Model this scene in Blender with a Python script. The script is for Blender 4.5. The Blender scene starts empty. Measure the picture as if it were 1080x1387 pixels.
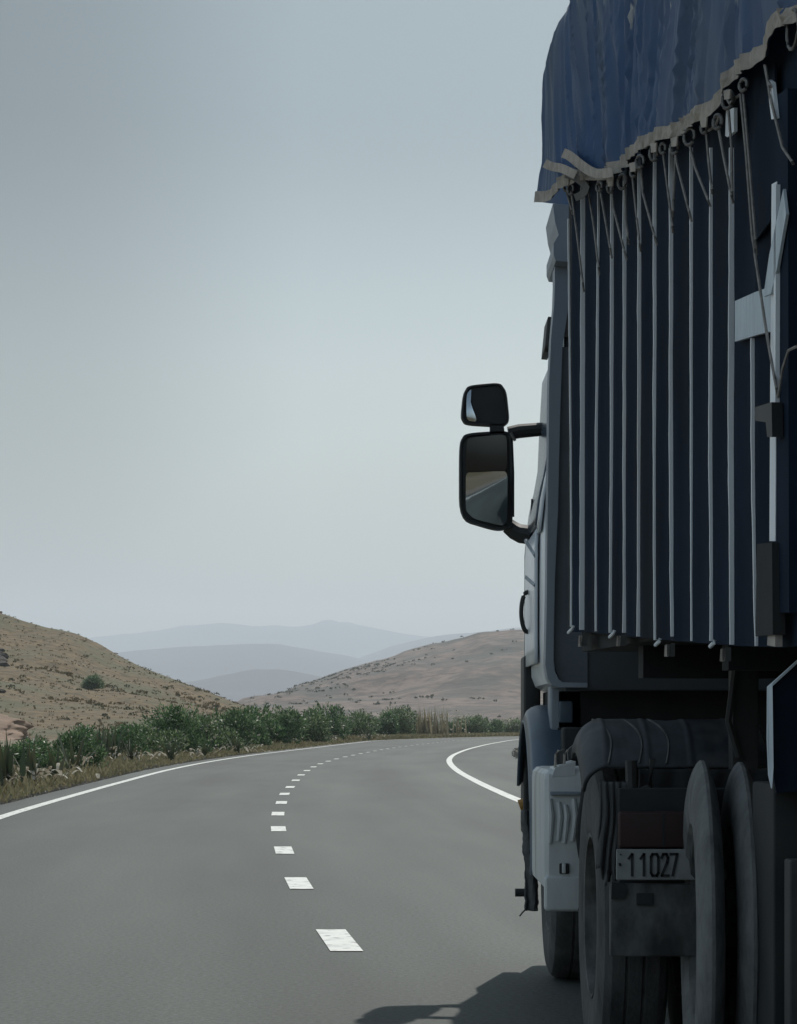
import bpy, bmesh, math, random
from mathutils import Vector, Matrix, noise
random.seed(7)
R = math.radians
sc = bpy.context.scene
# ------------------------------------------------------------------ camera, world, sun, exposure
CH, FP, HX, HY = 1.2, 3200.0, 540.0, 985.0        # eye height, focal length / horizon in photo pixels
cd = bpy.data.cameras.new('camera'); cam = bpy.data.objects.new('camera', cd)
sc.collection.objects.link(cam); sc.camera = cam
cam.location = (0, 0, CH); cam.rotation_euler = (R(90), 0, 0)
cd.sensor_fit = 'VERTICAL'; cd.sensor_height = 36; cd.sensor_width = 36
cd.lens = 36*FP/1387; cd.shift_y = (HY-693.5)/1387
cd.clip_start = .1; cd.clip_end = 40000
cd.dof.use_dof = False

SUN_EL, SUN_AZ = 51.0, 12.5                       # azimuth measured from +Y (ahead) towards +X (right)
w = bpy.data.worlds.new('World'); sc.world = w; w.use_nodes = True
nt = w.node_tree; nt.nodes.clear()
out = nt.nodes.new('ShaderNodeOutputWorld'); bg = nt.nodes.new('ShaderNodeBackground')
sky = nt.nodes.new('ShaderNodeTexSky'); sky.sky_type = 'NISHITA'; sky.sun_disc = False
sky.sun_elevation = R(SUN_EL); sky.sun_rotation = R(SUN_AZ)
sky.air_density = 1.0; sky.dust_density = 4.0; sky.ozone_density = 1.0; sky.altitude = 300
hs = nt.nodes.new('ShaderNodeHueSaturation'); hs.inputs['Saturation'].default_value = .42; hs.inputs['Value'].default_value = 1
tint = nt.nodes.new('ShaderNodeMixRGB'); tint.blend_type = 'MULTIPLY'; tint.inputs['Fac'].default_value = 1
tint.inputs['Color2'].default_value = (.915, .995, .975, 1)
nt.links.new(sky.outputs[0], hs.inputs['Color']); nt.links.new(hs.outputs[0], tint.inputs['Color1'])
wtc = nt.nodes.new('ShaderNodeTexCoord'); sep = nt.nodes.new('ShaderNodeSeparateXYZ'); nt.links.new(wtc.outputs['Generated'], sep.inputs[0])
def wramp(sock, pts, lo, hi):
    mr = nt.nodes.new('ShaderNodeMapRange'); mr.inputs['From Min'].default_value = lo; mr.inputs['From Max'].default_value = hi
    rp = nt.nodes.new('ShaderNodeValToRGB'); rp.color_ramp.interpolation = 'B_SPLINE'; nt.links.new(sock, mr.inputs[0]); nt.links.new(mr.outputs[0], rp.inputs[0])
    for i, (p, c) in enumerate(pts):
        e = rp.color_ramp.elements[i] if i < 2 else rp.color_ramp.elements.new(1)
        e.position = (p-lo)/(hi-lo); e.color = (*[k/8 for k in c], 1)
    vm = nt.nodes.new('ShaderNodeVectorMath'); vm.operation = 'SCALE'; vm.inputs['Scale'].default_value = 8; nt.links.new(rp.outputs[0], vm.inputs[0])
    return vm.outputs[0]
# hazy band above the horizon, deeper blue-grey sky higher up; brighter sunward, lens falloff put in, unseen far left raised as fill
vz = wramp(sep.outputs['Z'], [(0, (1.03, 1.0, .94)), (1.0, (.50, .55, .60)), (.07, (1.02, 1.0, .96)), (.15, (.86, .89, .88)), (.20, (.62, .665, .69)), (.25, (.42, .47, .50)), (.31, (.25, .29, .315))], 0, 1)
vx = wramp(sep.outputs['X'], [(-1, (2.0, 2.0, 2.0)), (1, (1.0, 1.0, 1.0)), (-.45, (1.1, 1.1, 1.1)), (-.22, (.44, .45, .455)), (-.12, (.52, .53, .53)), (-.04, (.95, .95, .95)), (.05, (1.06, 1.06, 1.06))], -1, 1)
mA = nt.nodes.new('ShaderNodeMixRGB'); mA.blend_type = 'MULTIPLY'; mA.inputs['Fac'].default_value = 1
mB = nt.nodes.new('ShaderNodeMixRGB'); mB.blend_type = 'MULTIPLY'; mB.inputs['Fac'].default_value = 1
nt.links.new(tint.outputs[0], mA.inputs['Color1']); nt.links.new(vz, mA.inputs['Color2'])
nt.links.new(mA.outputs[0], mB.inputs['Color1']); nt.links.new(vx, mB.inputs['Color2'])
vy = wramp(sep.outputs['Y'], [(-1, (4.0, 4.05, 4.15)), (1, (1, 1, 1)), (-.35, (2.9, 2.95, 3.0)), (.2, (1, 1, 1))], -1, 1)  # unseen rear sky brightened as fill for the truck's shaded faces
mC = nt.nodes.new('ShaderNodeMixRGB'); mC.blend_type = 'MULTIPLY'; mC.inputs['Fac'].default_value = 1
nt.links.new(mB.outputs[0], mC.inputs['Color1']); nt.links.new(vy, mC.inputs['Color2']); nt.links.new(mC.outputs[0], bg.inputs['Color']); nt.links.new(bg.outputs[0], out.inputs[0])
bg.inputs['Strength'].default_value = .092
sd = bpy.data.lights.new('sun', 'SUN'); sd.energy = 4.2; sd.angle = R(.5); sd.color = (1, .95, .88)
so = bpy.data.objects.new('sun', sd); sc.collection.objects.link(so); so.location = (0, 0, 60)
sv = Vector((math.sin(R(SUN_AZ))*math.cos(R(SUN_EL)), math.cos(R(SUN_AZ))*math.cos(R(SUN_EL)), math.sin(R(SUN_EL))))
so.rotation_euler = sv.to_track_quat('Z', 'Y').to_euler()
sc.view_settings.view_transform = 'Standard'; sc.view_settings.look = 'None'
sc.view_settings.exposure = -.24; sc.view_settings.gamma = 1; sc.view_settings.use_curve_mapping = False
sc.cycles.volume_bounces = 1; sc.cycles.max_bounces = 8

# ------------------------------------------------------------------ helpers
def G(px, py):                                     # photo point lying on flat ground -> (x, y)
    Z = CH*FP/(py-HY); return ((px-HX)*Z/FP, Z)
def P(px, py, Z):                                  # photo point at a known distance
    return Vector(((px-HX)*Z/FP, Z, CH+(HY-py)*Z/FP))
def fbm(x, y, z=0, o=4): return noise.fractal(Vector((x, y, z)), 1.0, 2.0, o)
def interp(tab, t):
    if t <= tab[0][0]:
        a, b = tab[0], tab[1]
    elif t >= tab[-1][0]:
        a, b = tab[-2], tab[-1]
    else:
        for i in range(len(tab)-1):
            if tab[i][0] <= t <= tab[i+1][0]: break
        a, b = tab[i], tab[i+1]
        n = len(tab)                                # Catmull-like smoothing inside the table
        m0 = (b[1]-tab[i-1][1])/(b[0]-tab[i-1][0]) if i > 0 else (b[1]-a[1])/(b[0]-a[0])
        m1 = (tab[i+2][1]-a[1])/(tab[i+2][0]-a[0]) if i+2 < n else (b[1]-a[1])/(b[0]-a[0])
        h = b[0]-a[0]; u = (t-a[0])/h
        return (2*u**3-3*u*u+1)*a[1]+(u**3-2*u*u+u)*h*m0+(-2*u**3+3*u*u)*b[1]+(u**3-u*u)*h*m1
    return a[1]+(b[1]-a[1])*(t-a[0])/(b[0]-a[0])
def lin(tab, t):
    if t <= tab[0][0]: return tab[0][1]
    for a, b in zip(tab, tab[1:]):
        if t <= b[0]: return a[1]+(b[1]-a[1])*(t-a[0])/(b[0]-a[0])
    return tab[-1][1]

class MB:
    def __init__(s): s.v = []; s.f = []
    def add(s, vs, fs):
        n = len(s.v); s.v += [Vector(p) for p in vs]; s.f += [tuple(i+n for i in f) for f in fs]; return s
    def box(s, x0, x1, y0, y1, z0, z1, bev=.0, M=None):
        bm = bmesh.new(); bmesh.ops.create_cube(bm, size=1)
        for v in bm.verts: v.co = Vector(((x0+x1)/2+v.co.x*(x1-x0), (y0+y1)/2+v.co.y*(y1-y0), (z0+z1)/2+v.co.z*(z1-z0)))
        if bev: bmesh.ops.bevel(bm, geom=bm.edges[:], offset=bev, segments=3, profile=.6, affect='EDGES')
        if M: bm.transform(M)
        bm.verts.index_update()
        s.add([v.co.copy() for v in bm.verts], [[v.index for v in f.verts] for f in bm.faces]); bm.free(); return s
    def tube(s, path, r, n=8, closed=False):
        path = [Vector(p) for p in path]; m = len(path); rs = r if isinstance(r, (list, tuple)) else [r]*m
        vs = []; fs = []
        for i, p in enumerate(path):
            if closed: t = path[(i+1) % m]-path[i-1]
            else: t = path[min(i+1, m-1)]-path[max(i-1, 0)]
            t.normalize(); a = Vector((0, 0, 1)) if abs(t.z) < .9 else Vector((1, 0, 0))
            u = t.cross(a).normalized(); q = t.cross(u)
            for k in range(n):
                c = 2*math.pi*k/n; vs.append(p+(u*math.cos(c)+q*math.sin(c))*rs[i])
        for i in range(m if closed else m-1):
            for k in range(n):
                a = i*n+k; b = i*n+(k+1) % n; j = ((i+1) % m)*n
                fs.append((a, b, j+(k+1) % n, j+k))
        if not closed: fs.append(tuple(range(n))[::-1]); fs.append(tuple((m-1)*n+k for k in range(n)))
        return s.add(vs, fs)
    def grid(s, fn, nu, nv, flip=False, wrap=False):
        vs = [fn(i/nu, j/nv) for i in range(nu+1) for j in range(nv+1)]; W = nv+1
        fs = []
        for i in range(nu):
            for j in range(nv):
                q = (i*W+j, (i+1)*W+j, (i+1)*W+j+1, i*W+j+1); fs.append(q[::-1] if flip else q)
        return s.add(vs, fs)
    def lathe(s, prof, c, n=64, M=None):            # prof: (radius, offset along X); axis X through c
        vs = []; fs = []; m = len(prof)
        for k in range(n):
            a = 2*math.pi*k/n
            for (r, x) in prof:
                p = Vector((x, r*math.cos(a), r*math.sin(a)))
                if M: p = M @ p
                vs.append(Vector(c)+p)
        for k in range(n):
            for j in range(m-1):
                a = k*m+j; b = ((k+1) % n)*m+j; fs.append((a, a+1, b+1, b))
        return s.add(vs, fs)
    def prism(s, pts, depth):                       # pts: list of 3D points of an outline; depth: offset vector
        n = len(pts); pts = [Vector(p) for p in pts]; d = Vector(depth)
        return s.add(pts+[p+d for p in pts], [tuple(range(n))[::-1], tuple(range(n, 2*n))]+[(i, (i+1) % n, n+(i+1) % n, n+i) for i in range(n)])
    def build(s, name, mat, parent=None, org=None, smooth=True, ang=35, thick=0, sub=0):
        o0 = Vector(org) if org is not None else (rootloc(parent) if parent else Vector((0, 0, 0)))
        me = bpy.data.meshes.new(name); me.from_pydata([p-o0 for p in s.v], [], s.f); me.update()
        bm = bmesh.new(); bm.from_mesh(me); bmesh.ops.recalc_face_normals(bm, faces=bm.faces[:]) if thick == 0 else None
        bm.to_mesh(me); bm.free()
        if smooth:
            for p in me.polygons: p.use_smooth = True
            try: me.set_sharp_from_angle(angle=R(ang))
            except Exception: pass
        for m in (mat if isinstance(mat, list) else [mat]): me.materials.append(m)
        o = bpy.data.objects.new(name, me); sc.collection.objects.link(o)
        if parent: o.parent = parent
        else: o.location = o0
        if thick:
            md = o.modifiers.new('solid', 'SOLIDIFY'); md.thickness = thick; md.offset = 0
        return o
def rootloc(o):
    while o.parent: o = o.parent
    return Vector(o.location)
def tag(o, label=None, cat=None, group=None, kind=None):
    if label: o['label'] = label
    if cat: o['category'] = cat
    if group: o['group'] = group
    if kind: o['kind'] = kind
    return o
def thing(name, loc, label, cat, group=None):
    o = bpy.data.objects.new(name, None); sc.collection.objects.link(o); o.location = loc; o.empty_display_size = .2
    return tag(o, label, cat, group)

def mat(name, c1, c2=None, rough=.7, metal=0., scale=6., detail=6, lo=.35, hi=.65, bump=0., bscale=None, c3=None, s3=1.,
        stretch=(1, 1, 1), transl=0., alpha3=(.55, .7), spec=.5, gen='Object', dist=0., bdist=.02):
    m = bpy.data.materials.new(name); m.use_nodes = True; n = m.node_tree; L = n.links
    bs = n.nodes['Principled BSDF']; bs.inputs['Roughness'].default_value = rough; bs.inputs['Metallic'].default_value = metal
    bs.inputs['Specular IOR Level'].default_value = spec
    tc = n.nodes.new('ShaderNodeTexCoord'); mp = n.nodes.new('ShaderNodeMapping'); mp.inputs['Scale'].default_value = stretch
    L.new(tc.outputs[gen], mp.inputs[0])
    c2 = c2 or tuple(x*.75 for x in c1)
    nz = n.nodes.new('ShaderNodeTexNoise'); nz.inputs['Scale'].default_value = scale; nz.inputs['Detail'].default_value = detail
    nz.inputs['Roughness'].default_value = .62; nz.inputs['Distortion'].default_value = dist
    L.new(mp.outputs[0], nz.inputs['Vector'])
    rp = n.nodes.new('ShaderNodeValToRGB'); rp.color_ramp.elements[0].position = lo; rp.color_ramp.elements[1].position = hi
    rp.color_ramp.elements[0].color = (*c2, 1); rp.color_ramp.elements[1].color = (*c1, 1)
    L.new(nz.outputs[0], rp.inputs[0]); col = rp.outputs[0]
    if c3:
        n3 = n.nodes.new('ShaderNodeTexNoise'); n3.inputs['Scale'].default_value = s3; n3.inputs['Detail'].default_value = 5
        L.new(mp.outputs[0], n3.inputs['Vector'])
        r3 = n.nodes.new('ShaderNodeValToRGB'); r3.color_ramp.elements[0].position = alpha3[0]; r3.color_ramp.elements[1].position = alpha3[1]
        L.new(n3.outputs[0], r3.inputs[0])
        mx = n.nodes.new('ShaderNodeMixRGB'); mx.inputs['Color2'].default_value = (*c3, 1)
        L.new(r3.outputs[0], mx.inputs['Fac']); L.new(col, mx.inputs['Color1']); col = mx.outputs[0]
    L.new(col, bs.inputs['Base Color'])
    if bump:
        nb = n.nodes.new('ShaderNodeTexNoise'); nb.inputs['Scale'].default_value = bscale or scale*4; nb.inputs['Detail'].default_value = 6
        L.new(mp.outputs[0], nb.inputs['Vector'])
        b = n.nodes.new('ShaderNodeBump'); b.inputs['Strength'].default_value = bump; b.inputs['Distance'].default_value = bdist
        L.new(nb.outputs[0], b.inputs['Height']); L.new(b.outputs[0], bs.inputs['Normal'])
    if transl:
        tr = n.nodes.new('ShaderNodeBsdfTranslucent'); ms = n.nodes.new('ShaderNodeMixShader'); ms.inputs[0].default_value = transl
        L.new(col, tr.inputs[0]); L.new(bs.outputs[0], ms.inputs[1]); L.new(tr.outputs[0], ms.inputs[2])
        L.new(ms.outputs[0], n.nodes['Material Output'].inputs[0])
    return m
def leafmat(name, cols, rough=.5, transl=.35):
    m = bpy.data.materials.new(name); m.use_nodes = True; n = m.node_tree; L = n.links
    bs = n.nodes['Principled BSDF']; bs.inputs['Roughness'].default_value = rough
    g = n.nodes.new('ShaderNodeNewGeometry'); rp = n.nodes.new('ShaderNodeValToRGB')
    rp.color_ramp.elements[0].color = (*cols[0], 1); rp.color_ramp.elements[1].color = (*cols[-1], 1)
    for i, c in enumerate(cols[1:-1]):
        e = rp.color_ramp.elements.new((i+1)/(len(cols)-1)); e.color = (*c, 1)
    L.new(g.outputs['Random Per Island'], rp.inputs[0]); L.new(rp.outputs[0], bs.inputs['Base Color'])
    tr = n.nodes.new('ShaderNodeBsdfTranslucent'); ms = n.nodes.new('ShaderNodeMixShader'); ms.inputs[0].default_value = transl
    L.new(rp.outputs[0], tr.inputs[0]); L.new(bs.outputs[0], ms.inputs[1]); L.new(tr.outputs[0], ms.inputs[2])
    L.new(ms.outputs[0], n.nodes['Material Output'].inputs[0])
    return m

# ------------------------------------------------------------------ materials
M = {}
M['soil'] = mat('dry_soil', (.17, .135, .085), (.11, .09, .055), .95, scale=.12, detail=10, c3=(.10, .105, .05), s3=.05, bump=.5, bscale=3)
def asphalt():
    m = bpy.data.materials.new('asphalt'); m.use_nodes = True; n = m.node_tree; L = n.links; bs = n.nodes['Principled BSDF']
    bs.inputs['Roughness'].default_value = .75; bs.inputs['Specular IOR Level'].default_value = .3
    uv = n.nodes.new('ShaderNodeUVMap'); tc = n.nodes.new('ShaderNodeTexCoord')
    def nz(src, sx, sy, scale, detail, rough=.6):
        mp = n.nodes.new('ShaderNodeMapping'); mp.inputs['Scale'].default_value = (sx, sy, 1); L.new(src, mp.inputs[0])
        t_ = n.nodes.new('ShaderNodeTexNoise'); t_.inputs['Scale'].default_value = scale; t_.inputs['Detail'].default_value = detail; t_.inputs['Roughness'].default_value = rough
        L.new(mp.outputs[0], t_.inputs['Vector']); return t_.outputs[0]
    def ramp(sock, pts):
        r_ = n.nodes.new('ShaderNodeValToRGB'); L.new(sock, r_.inputs[0])
        for i_, (p_, c_) in enumerate(pts):
            e = r_.color_ramp.elements[i_] if i_ < 2 else r_.color_ramp.elements.new(1)
            e.position = p_; e.color = (*[c_*k for k in (1, 1, 1)], 1)
        return r_.outputs[0]
    def mul(x, y_):
        m_ = n.nodes.new('ShaderNodeMixRGB'); m_.blend_type = 'MULTIPLY'; m_.inputs['Fac'].default_value = 1; L.new(x, m_.inputs['Color1']); L.new(y_, m_.inputs['Color2']); return m_.outputs[0]
    base = n.nodes.new('ShaderNodeRGB'); base.outputs[0].default_value = (.060, .070, .065, 1)
    col = mul(base.outputs[0], ramp(nz(uv.outputs[0], 1, .05, .55, 3), [(.3, .74), (.7, 1.28)]))      # long streaks
    col = mul(col, ramp(nz(uv.outputs[0], .35, .06, 1.0, 4), [(.35, .80), (.65, 1.18)]))              # large patches
    col = mul(col, ramp(nz(tc.outputs['Object'], 1, 1, 38, 4, .8), [(.40, .70), (.60, 1.30)]))        # aggregate
    sx = n.nodes.new('ShaderNodeSeparateXYZ'); L.new(uv.outputs[0], sx.inputs[0])
    mr = n.nodes.new('ShaderNodeMapRange'); mr.inputs['From Min'].default_value = -4.6; mr.inputs['From Max'].default_value = 6.6; L.new(sx.outputs[0], mr.inputs[0])
    f = lambda x: (x+4.6)/11.2                                                                         # worn paler wheel paths, darker middles
    col = mul(col, ramp(mr.outputs[0], [(0, .8), (1, .9), (f(-3.6), .88), (f(-2.75), 1.02), (f(-1.9), .93), (f(-1.0), 1.02), (f(-.1), .95), (f(1.0), 1.12), (f(1.9), .98), (f(2.8), 1.12), (f(3.7), .93)]))
    vz_ = n.nodes.new('ShaderNodeTexVoronoi'); vz_.feature = 'DISTANCE_TO_EDGE'; vz_.inputs['Scale'].default_value = .22
    mpv = n.nodes.new('ShaderNodeMapping'); L.new(tc.outputs['Object'], mpv.inputs[0]); L.new(mpv.outputs[0], vz_.inputs['Vector'])
    L.new(col, bs.inputs['Base Color'])
    b_ = n.nodes.new('ShaderNodeBump'); b_.inputs['Strength'].default_value = .35; b_.inputs['Distance'].default_value = .01
    L.new(nz(tc.outputs['Object'], 1, 1, 55, 3, .8), b_.inputs['Height']); L.new(b_.outputs[0], bs.inputs['Normal'])
    n.nodes.remove(vz_); n.nodes.remove(mpv)
    return m
M['asphalt'] = asphalt()
M['gravel'] = mat('gravel', (.24, .21, .17), (.10, .09, .075), .95, scale=9, detail=8, bump=.8, bscale=25)
M['paint'] = mat('road_paint', (.62, .63, .60), (.46, .47, .45), .6, scale=5, lo=.3, hi=.5, c3=(.20, .205, .20), s3=11, alpha3=(.54, .66))
M['tar'] = mat('tar', (.045, .048, .048), None, .8)
M['hill'] = mat('hill_grass', (.15, .102, .045), (.07, .052, .025), .95, scale=.6, detail=12, lo=.38, hi=.62, c3=(.085, .08, .038), s3=.07, alpha3=(.46, .62), bump=1.0, bscale=.35, bdist=.6)
M['hill2'] = mat('dry_hill', (.17, .125, .10), (.075, .06, .052), .95, scale=.12, detail=14, lo=.40, hi=.60, c3=(.06, .058, .048), s3=.02, alpha3=(.47, .58), bump=1.0, bscale=.03, bdist=6)
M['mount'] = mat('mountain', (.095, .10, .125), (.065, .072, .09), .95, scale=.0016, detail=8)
M['earth'] = mat('cut_earth', (.25, .17, .115), (.17, .115, .08), .95, scale=.6, detail=10, bump=.6)
M['rock'] = mat('rock', (.07, .058, .048), (.035, .03, .027), .95, scale=3, bump=.5)
M['oleander'] = leafmat('oleander_leaf', [(.020, .050, .020), (.042, .10, .034), (.072, .15, .05), (.23, .32, .16)])
M['oleander_b'] = leafmat('oleander_leaf_olive', [(.028, .054, .022), (.056, .102, .038), (.10, .16, .058), (.32, .38, .22)])
M['blossom'] = leafmat('pale_blossom', [(.35, .33, .27), (.55, .52, .45)], .8, .3)
M['wood'] = mat('stem', (.09, .07, .05), None, .9)
M['drygrass'] = leafmat('dry_grass', [(.13, .115, .058), (.22, .19, .105), (.30, .265, .165), (.11, .12, .055)], .9, .3)
M['cactus'] = leafmat('agave_leaf', [(.035, .06, .03), (.07, .09, .045), (.10, .10, .05)], .6, .15)
M['deadleaf'] = leafmat('withered_leaf', [(.22, .19, .13), (.42, .38, .30), (.52, .49, .42)], .9, .25)
M['hilltuft'] = leafmat('hill_tuft', [(.09, .07, .036), (.14, .105, .055), (.19, .14, .075), (.08, .075, .035)], .95, .3)
M['drystalk'] = leafmat('dry_stalk', [(.14, .125, .07), (.27, .23, .14), (.40, .35, .25)], .9, .2)
M['scrub'] = leafmat('scrub_leaf', [(.03, .04, .018), (.06, .07, .03), (.09, .085, .04)], .9, .2)

# ------------------------------------------------------------------ road layout (x as function of distance y)
D = [(-140, 30), (-100, 18.5), (-50, 8.0), (0, 1.02), (8, .17), (13.2, -.33), (17.9, -.75), (22.6, -1.09), (27.4, -1.39), (32.5, -1.66), (37.3, -1.85), (42.2, -2.04),
     (47.4, -2.17), (52.6, -2.30), (58.6, -2.43), (64.5, -2.52), (71, -2.56), (78.4, -2.55), (85, -2.44), (91.4, -2.28), (110, -1.6), (142, .0), (183, 2.9), (213, 5.2), (250, 9.5), (290, 16.5), (330, 27), (380, 46)]
Lt = [(-140, 26.3), (-100, 14.8), (-50, 4.33), (0, -2.64), (8, -3.5), (13.2, -4.0), (22.6, -4.75), (31.2, -5.28), (35.6, -5.48), (42.2, -5.73), (51.2, -6.03), (66.2, -6.45), (81.7, -6.55), (98.5, -6.3), (113, -5.85),
      (142, -4.75), (183, -3.2), (213, -1.7), (250, 3.2), (290, 10.5), (330, 21), (380, 40)]
Rt = [(-140, 33.7), (-100, 22.3), (-50, 11.8), (0, 4.8), (8, 3.95), (13.2, 3.45), (22.6, 2.72), (31.2, 2.22), (38.4, 1.98), (44.3, 1.85), (51.9, 1.73), (64, 1.63), (77.4, 1.70), (90, 1.95), (106.7, 2.6), (134.7, 4.17),
      (183, 7.6), (240, 12.9), (290, 22), (330, 33), (380, 52)]
ys = [-140+i*4 for i in range(35)]+[i*2.0 for i in range(0, 191)]
def strip(fa, fb, z, name, m, label=None):
    b = MB(); vs = []; fs = []
    for y in ys: vs += [(fa(y), y, z), (fb(y), y, z)]
    for i in range(len(ys)-1): fs.append((2*i, 2*i+1, 2*i+3, 2*i+2))
    o = b.add(vs, fs).build(name, m, smooth=False)
    if name == 'road':
        uvl = o.data.uv_layers.new(name='UVMap')
        for lp in o.data.loops:
            c = o.data.vertices[lp.vertex_index].co; uvl.data[lp.index].uv = (c.x-interp(D, c.y), c.y)
    return tag(o, kind='structure')
g = MB()
g.grid(lambda u, v: Vector((-6500+13000*u, -2500+17500*v, -.06)), 20, 20)
tag(g.build('ground', M['soil'], smooth=False), kind='structure')
strip(lambda y: interp(Lt, y)-1.9+.35*fbm(y*.3, 2), lambda y: interp(Lt, y)-.3, -.03, 'verge', M['gravel'])
strip(lambda y: interp(Rt, y)+.5, lambda y: interp(Rt, y)+5.5+.5*fbm(y*.2, 9), -.03, 'gravel_shoulder', M['gravel'])
strip(lambda y: interp(Lt, y)-.62-.05*fbm(y*.9, 4), lambda y: interp(Rt, y)+2.6, 0, 'road', M['asphalt'])
mk = MB()
def ribbon(fx, y0, y1, wd, z=.005, st=1.0):
    n = max(1, int((y1-y0)/st)); vs = []; fs = []
    for i in range(n+1):
        y = y0+(y1-y0)*i/n; x = fx(y); dx = (fx(y+.5)-fx(y-.5)); k = math.hypot(dx, 1); ww = wd/2*k
        vs += [(x-ww, y, z), (x+ww, y, z)]
    for i in range(n): fs.append((2*i, 2*i+1, 2*i+3, 2*i+2))
    mk.add(vs, fs)
ribbon(lambda y: interp(Lt, y), -120, 378, .17); ribbon(lambda y: interp(Rt, y), -120, 378, .2)
y = 12.62-4.85*20
while y < 370:
    ribbon(lambda t: interp(D, t), y, y+1.35, .175, st=.7); y += 4.85 if y < 46 else 6.0
tag(mk.build('road_markings', M['paint'], smooth=False), kind='structure')
ts = MB()  # irregular dark bands drawn across the road
for (yy, xa, xb, ww, sd_) in ((87, -5.5, -3.6, .35, 1), (107, -3.4, 1.4, .5, 2), (118, -4.6, -.5, .35, 3), (140, -3.8, 2.4, .5, 4), (160, -1, 3, .4, 5)):
    ww *= 2.6; n = 40; vs = []; fs = []
    for i in range(n+1):
        x = xa+(xb-xa)*i/n; yc = yy+1.1*fbm(x*1.1, sd_*3.1)+.6*x; hw = ww/2*(.6+.8*abs(fbm(x*3, sd_)))*math.sin(math.pi*min(max(i/n, .03), .97))**.4
        vs += [(x, yc-hw, .004), (x, yc+hw, .004)]
    ts.add(vs, [(2*i, 2*i+2, 2*i+3, 2*i+1) for i in range(n)])
tag(ts.build('tar_seams', M['tar'], smooth=False), kind='structure')

# ------------------------------------------------------------------ hills and mountains
def ridge(name, tab, Zr, Zf, Zb, m, amp, fr, x0, x1, nu, nv, sil=.0, zoff=-.3, yk=0.0, shp=1.0):
    def fn(u, v):
        px = x0+(x1-x0)*u; py = lin(tab, px)
        zr = Zr*(1+yk*(px-HX)/1000)
        if v < .75: t = v/.75; y = Zf+(zr-Zf)*t; k = t**shp*(1-.12*math.sin(math.pi*t))
        else: t = (v-.75)/.25; y = zr+(Zb-zr)*t; k = 1-t*t
        top = (HY-py)*zr/FP+CH
        x = (px-HX)*zr/FP*(.80+.20*y/zr)
        e = math.sin(math.pi*min(1, k*1.2)/2)
        z = zoff+max(0, top-zoff)*k + amp*fbm(x*fr, y*fr, 3.3, 6)*(.25+.75*math.sin(math.pi*min(t, 1) if v < .75 else 0))*e + sil*fbm(x*fr*3, 7.7, Zr, 5)*e
        return Vector((x, y, z))
    b = MB().grid(fn, nu, nv)
    return tag(b.build(name, m, smooth=True, ang=180), kind='structure'), fn
hillL = [(-700, 700), (-300, 760), (-150, 795), (-60, 815), (0, 831), (25, 840), (60, 850), (75, 852), (97, 857), (118, 866), (150, 885), (180, 899), (215, 914), (250, 928), (290, 943), (325, 956), (350, 964), (380, 976), (420, 986), (460, 990)]
h1, fn1 = ridge('near_hill', hillL, 380, 240, 560, M['hill'], 2.2, .03, -700, 460, 260, 110, sil=.22, yk=-.1)
hillR = [(330, 990), (352, 952), (372, 944), (400, 929), (430, 917), (470, 902), (500, 893), (530, 887), (560, 878), (590, 868), (620, 860), (650, 854), (690, 851), (740, 852), (860, 862), (1000, 880), (1300, 900), (1700, 940)]
h2, fn2 = ridge('dry_hill', hillR, 1500, 820, 2300, M['hill2'], 14, .009, 330, 1700, 220, 90, sil=1.6)
mtA = [(-600, 900), (-100, 880), (60, 872), (123, 862), (176, 858), (211, 854), (246, 847), (299, 846), (340, 850.5), (370, 849), (393, 850), (410, 849), (424, 846), (434, 842), (444, 840), (452, 841), (460, 844), (470, 843.5), (481, 846), (500, 850), (526, 855), (565, 861), (620, 868), (800, 885), (1300, 905), (2000, 930)]
ridge('far_mountain', mtA, 12500, 9800, 14500, M['mount'], 70, .0007, -600, 2000, 420, 30, sil=16)
mtB = [(-700, 910), (60, 892), (150, 886), (172, 883), (211, 880), (264, 876), (340, 875), (376, 875), (396, 878), (417, 881), (470, 888), (520, 900), (600, 930), (1000, 975)]
ridge('middle_mountain', mtB, 7600, 6000, 9000, M['mount'], 40, .0012, -700, 1000, 200, 24, sil=4)
mtB2 = [(380, 960), (440, 915), (491, 887), (530, 873), (565, 866), (590, 861), (614, 858), (700, 850), (900, 846), (1300, 870), (1900, 910)]
ridge('right_mountain', mtB2, 9300, 7800, 9790, M['mount'], 40, .001, 380, 1900, 200, 24, sil=5)
mtC = [(-500, 960), (150, 945), (240, 925), (280, 918), (317, 911), (345, 904.5), (375, 904), (400, 908), (445, 916), (520, 935), (700, 975)]
ridge('low_mountain', mtC, 4600, 3400, 5600, M['mount'], 18, .003, -500, 700, 160, 24, sil=2.5)
# added hill behind the camera on the left, keeps sky out of the wing mirrors
def backf(u, v):
    x = -14-150*u; y = -330+420*v; e = math.sin(math.pi*v)
    return Vector((x, y-60, -.3+e*26*min(1, u*2.2)**.8+1.5*fbm(x*.03, y*.03, 4)*min(1, u*3)))
tag(MB().grid(backf, 40, 60).build('roadside_hill', M['hill'], ang=180), kind='structure')
# earth bank at the foot of the near hill
eb = MB()
def ebf(u, v):
    a = math.pi*v; x0 = G(-60, 1004)[0]
    p = P(-70+92*u, 985, 235); hh = 4.6*(1-u**1.6)*math.sin(a/2*1.0)
    return Vector((p.x+3*fbm(v*2, u*3), 226+20*v, -.1+max(0, hh+.5*fbm(u*6, v*5, 2)*(1-u))))
eb.grid(ebf, 40, 24); tag(eb.build('earth_bank', M['earth'], ang=180), kind='structure')

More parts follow.
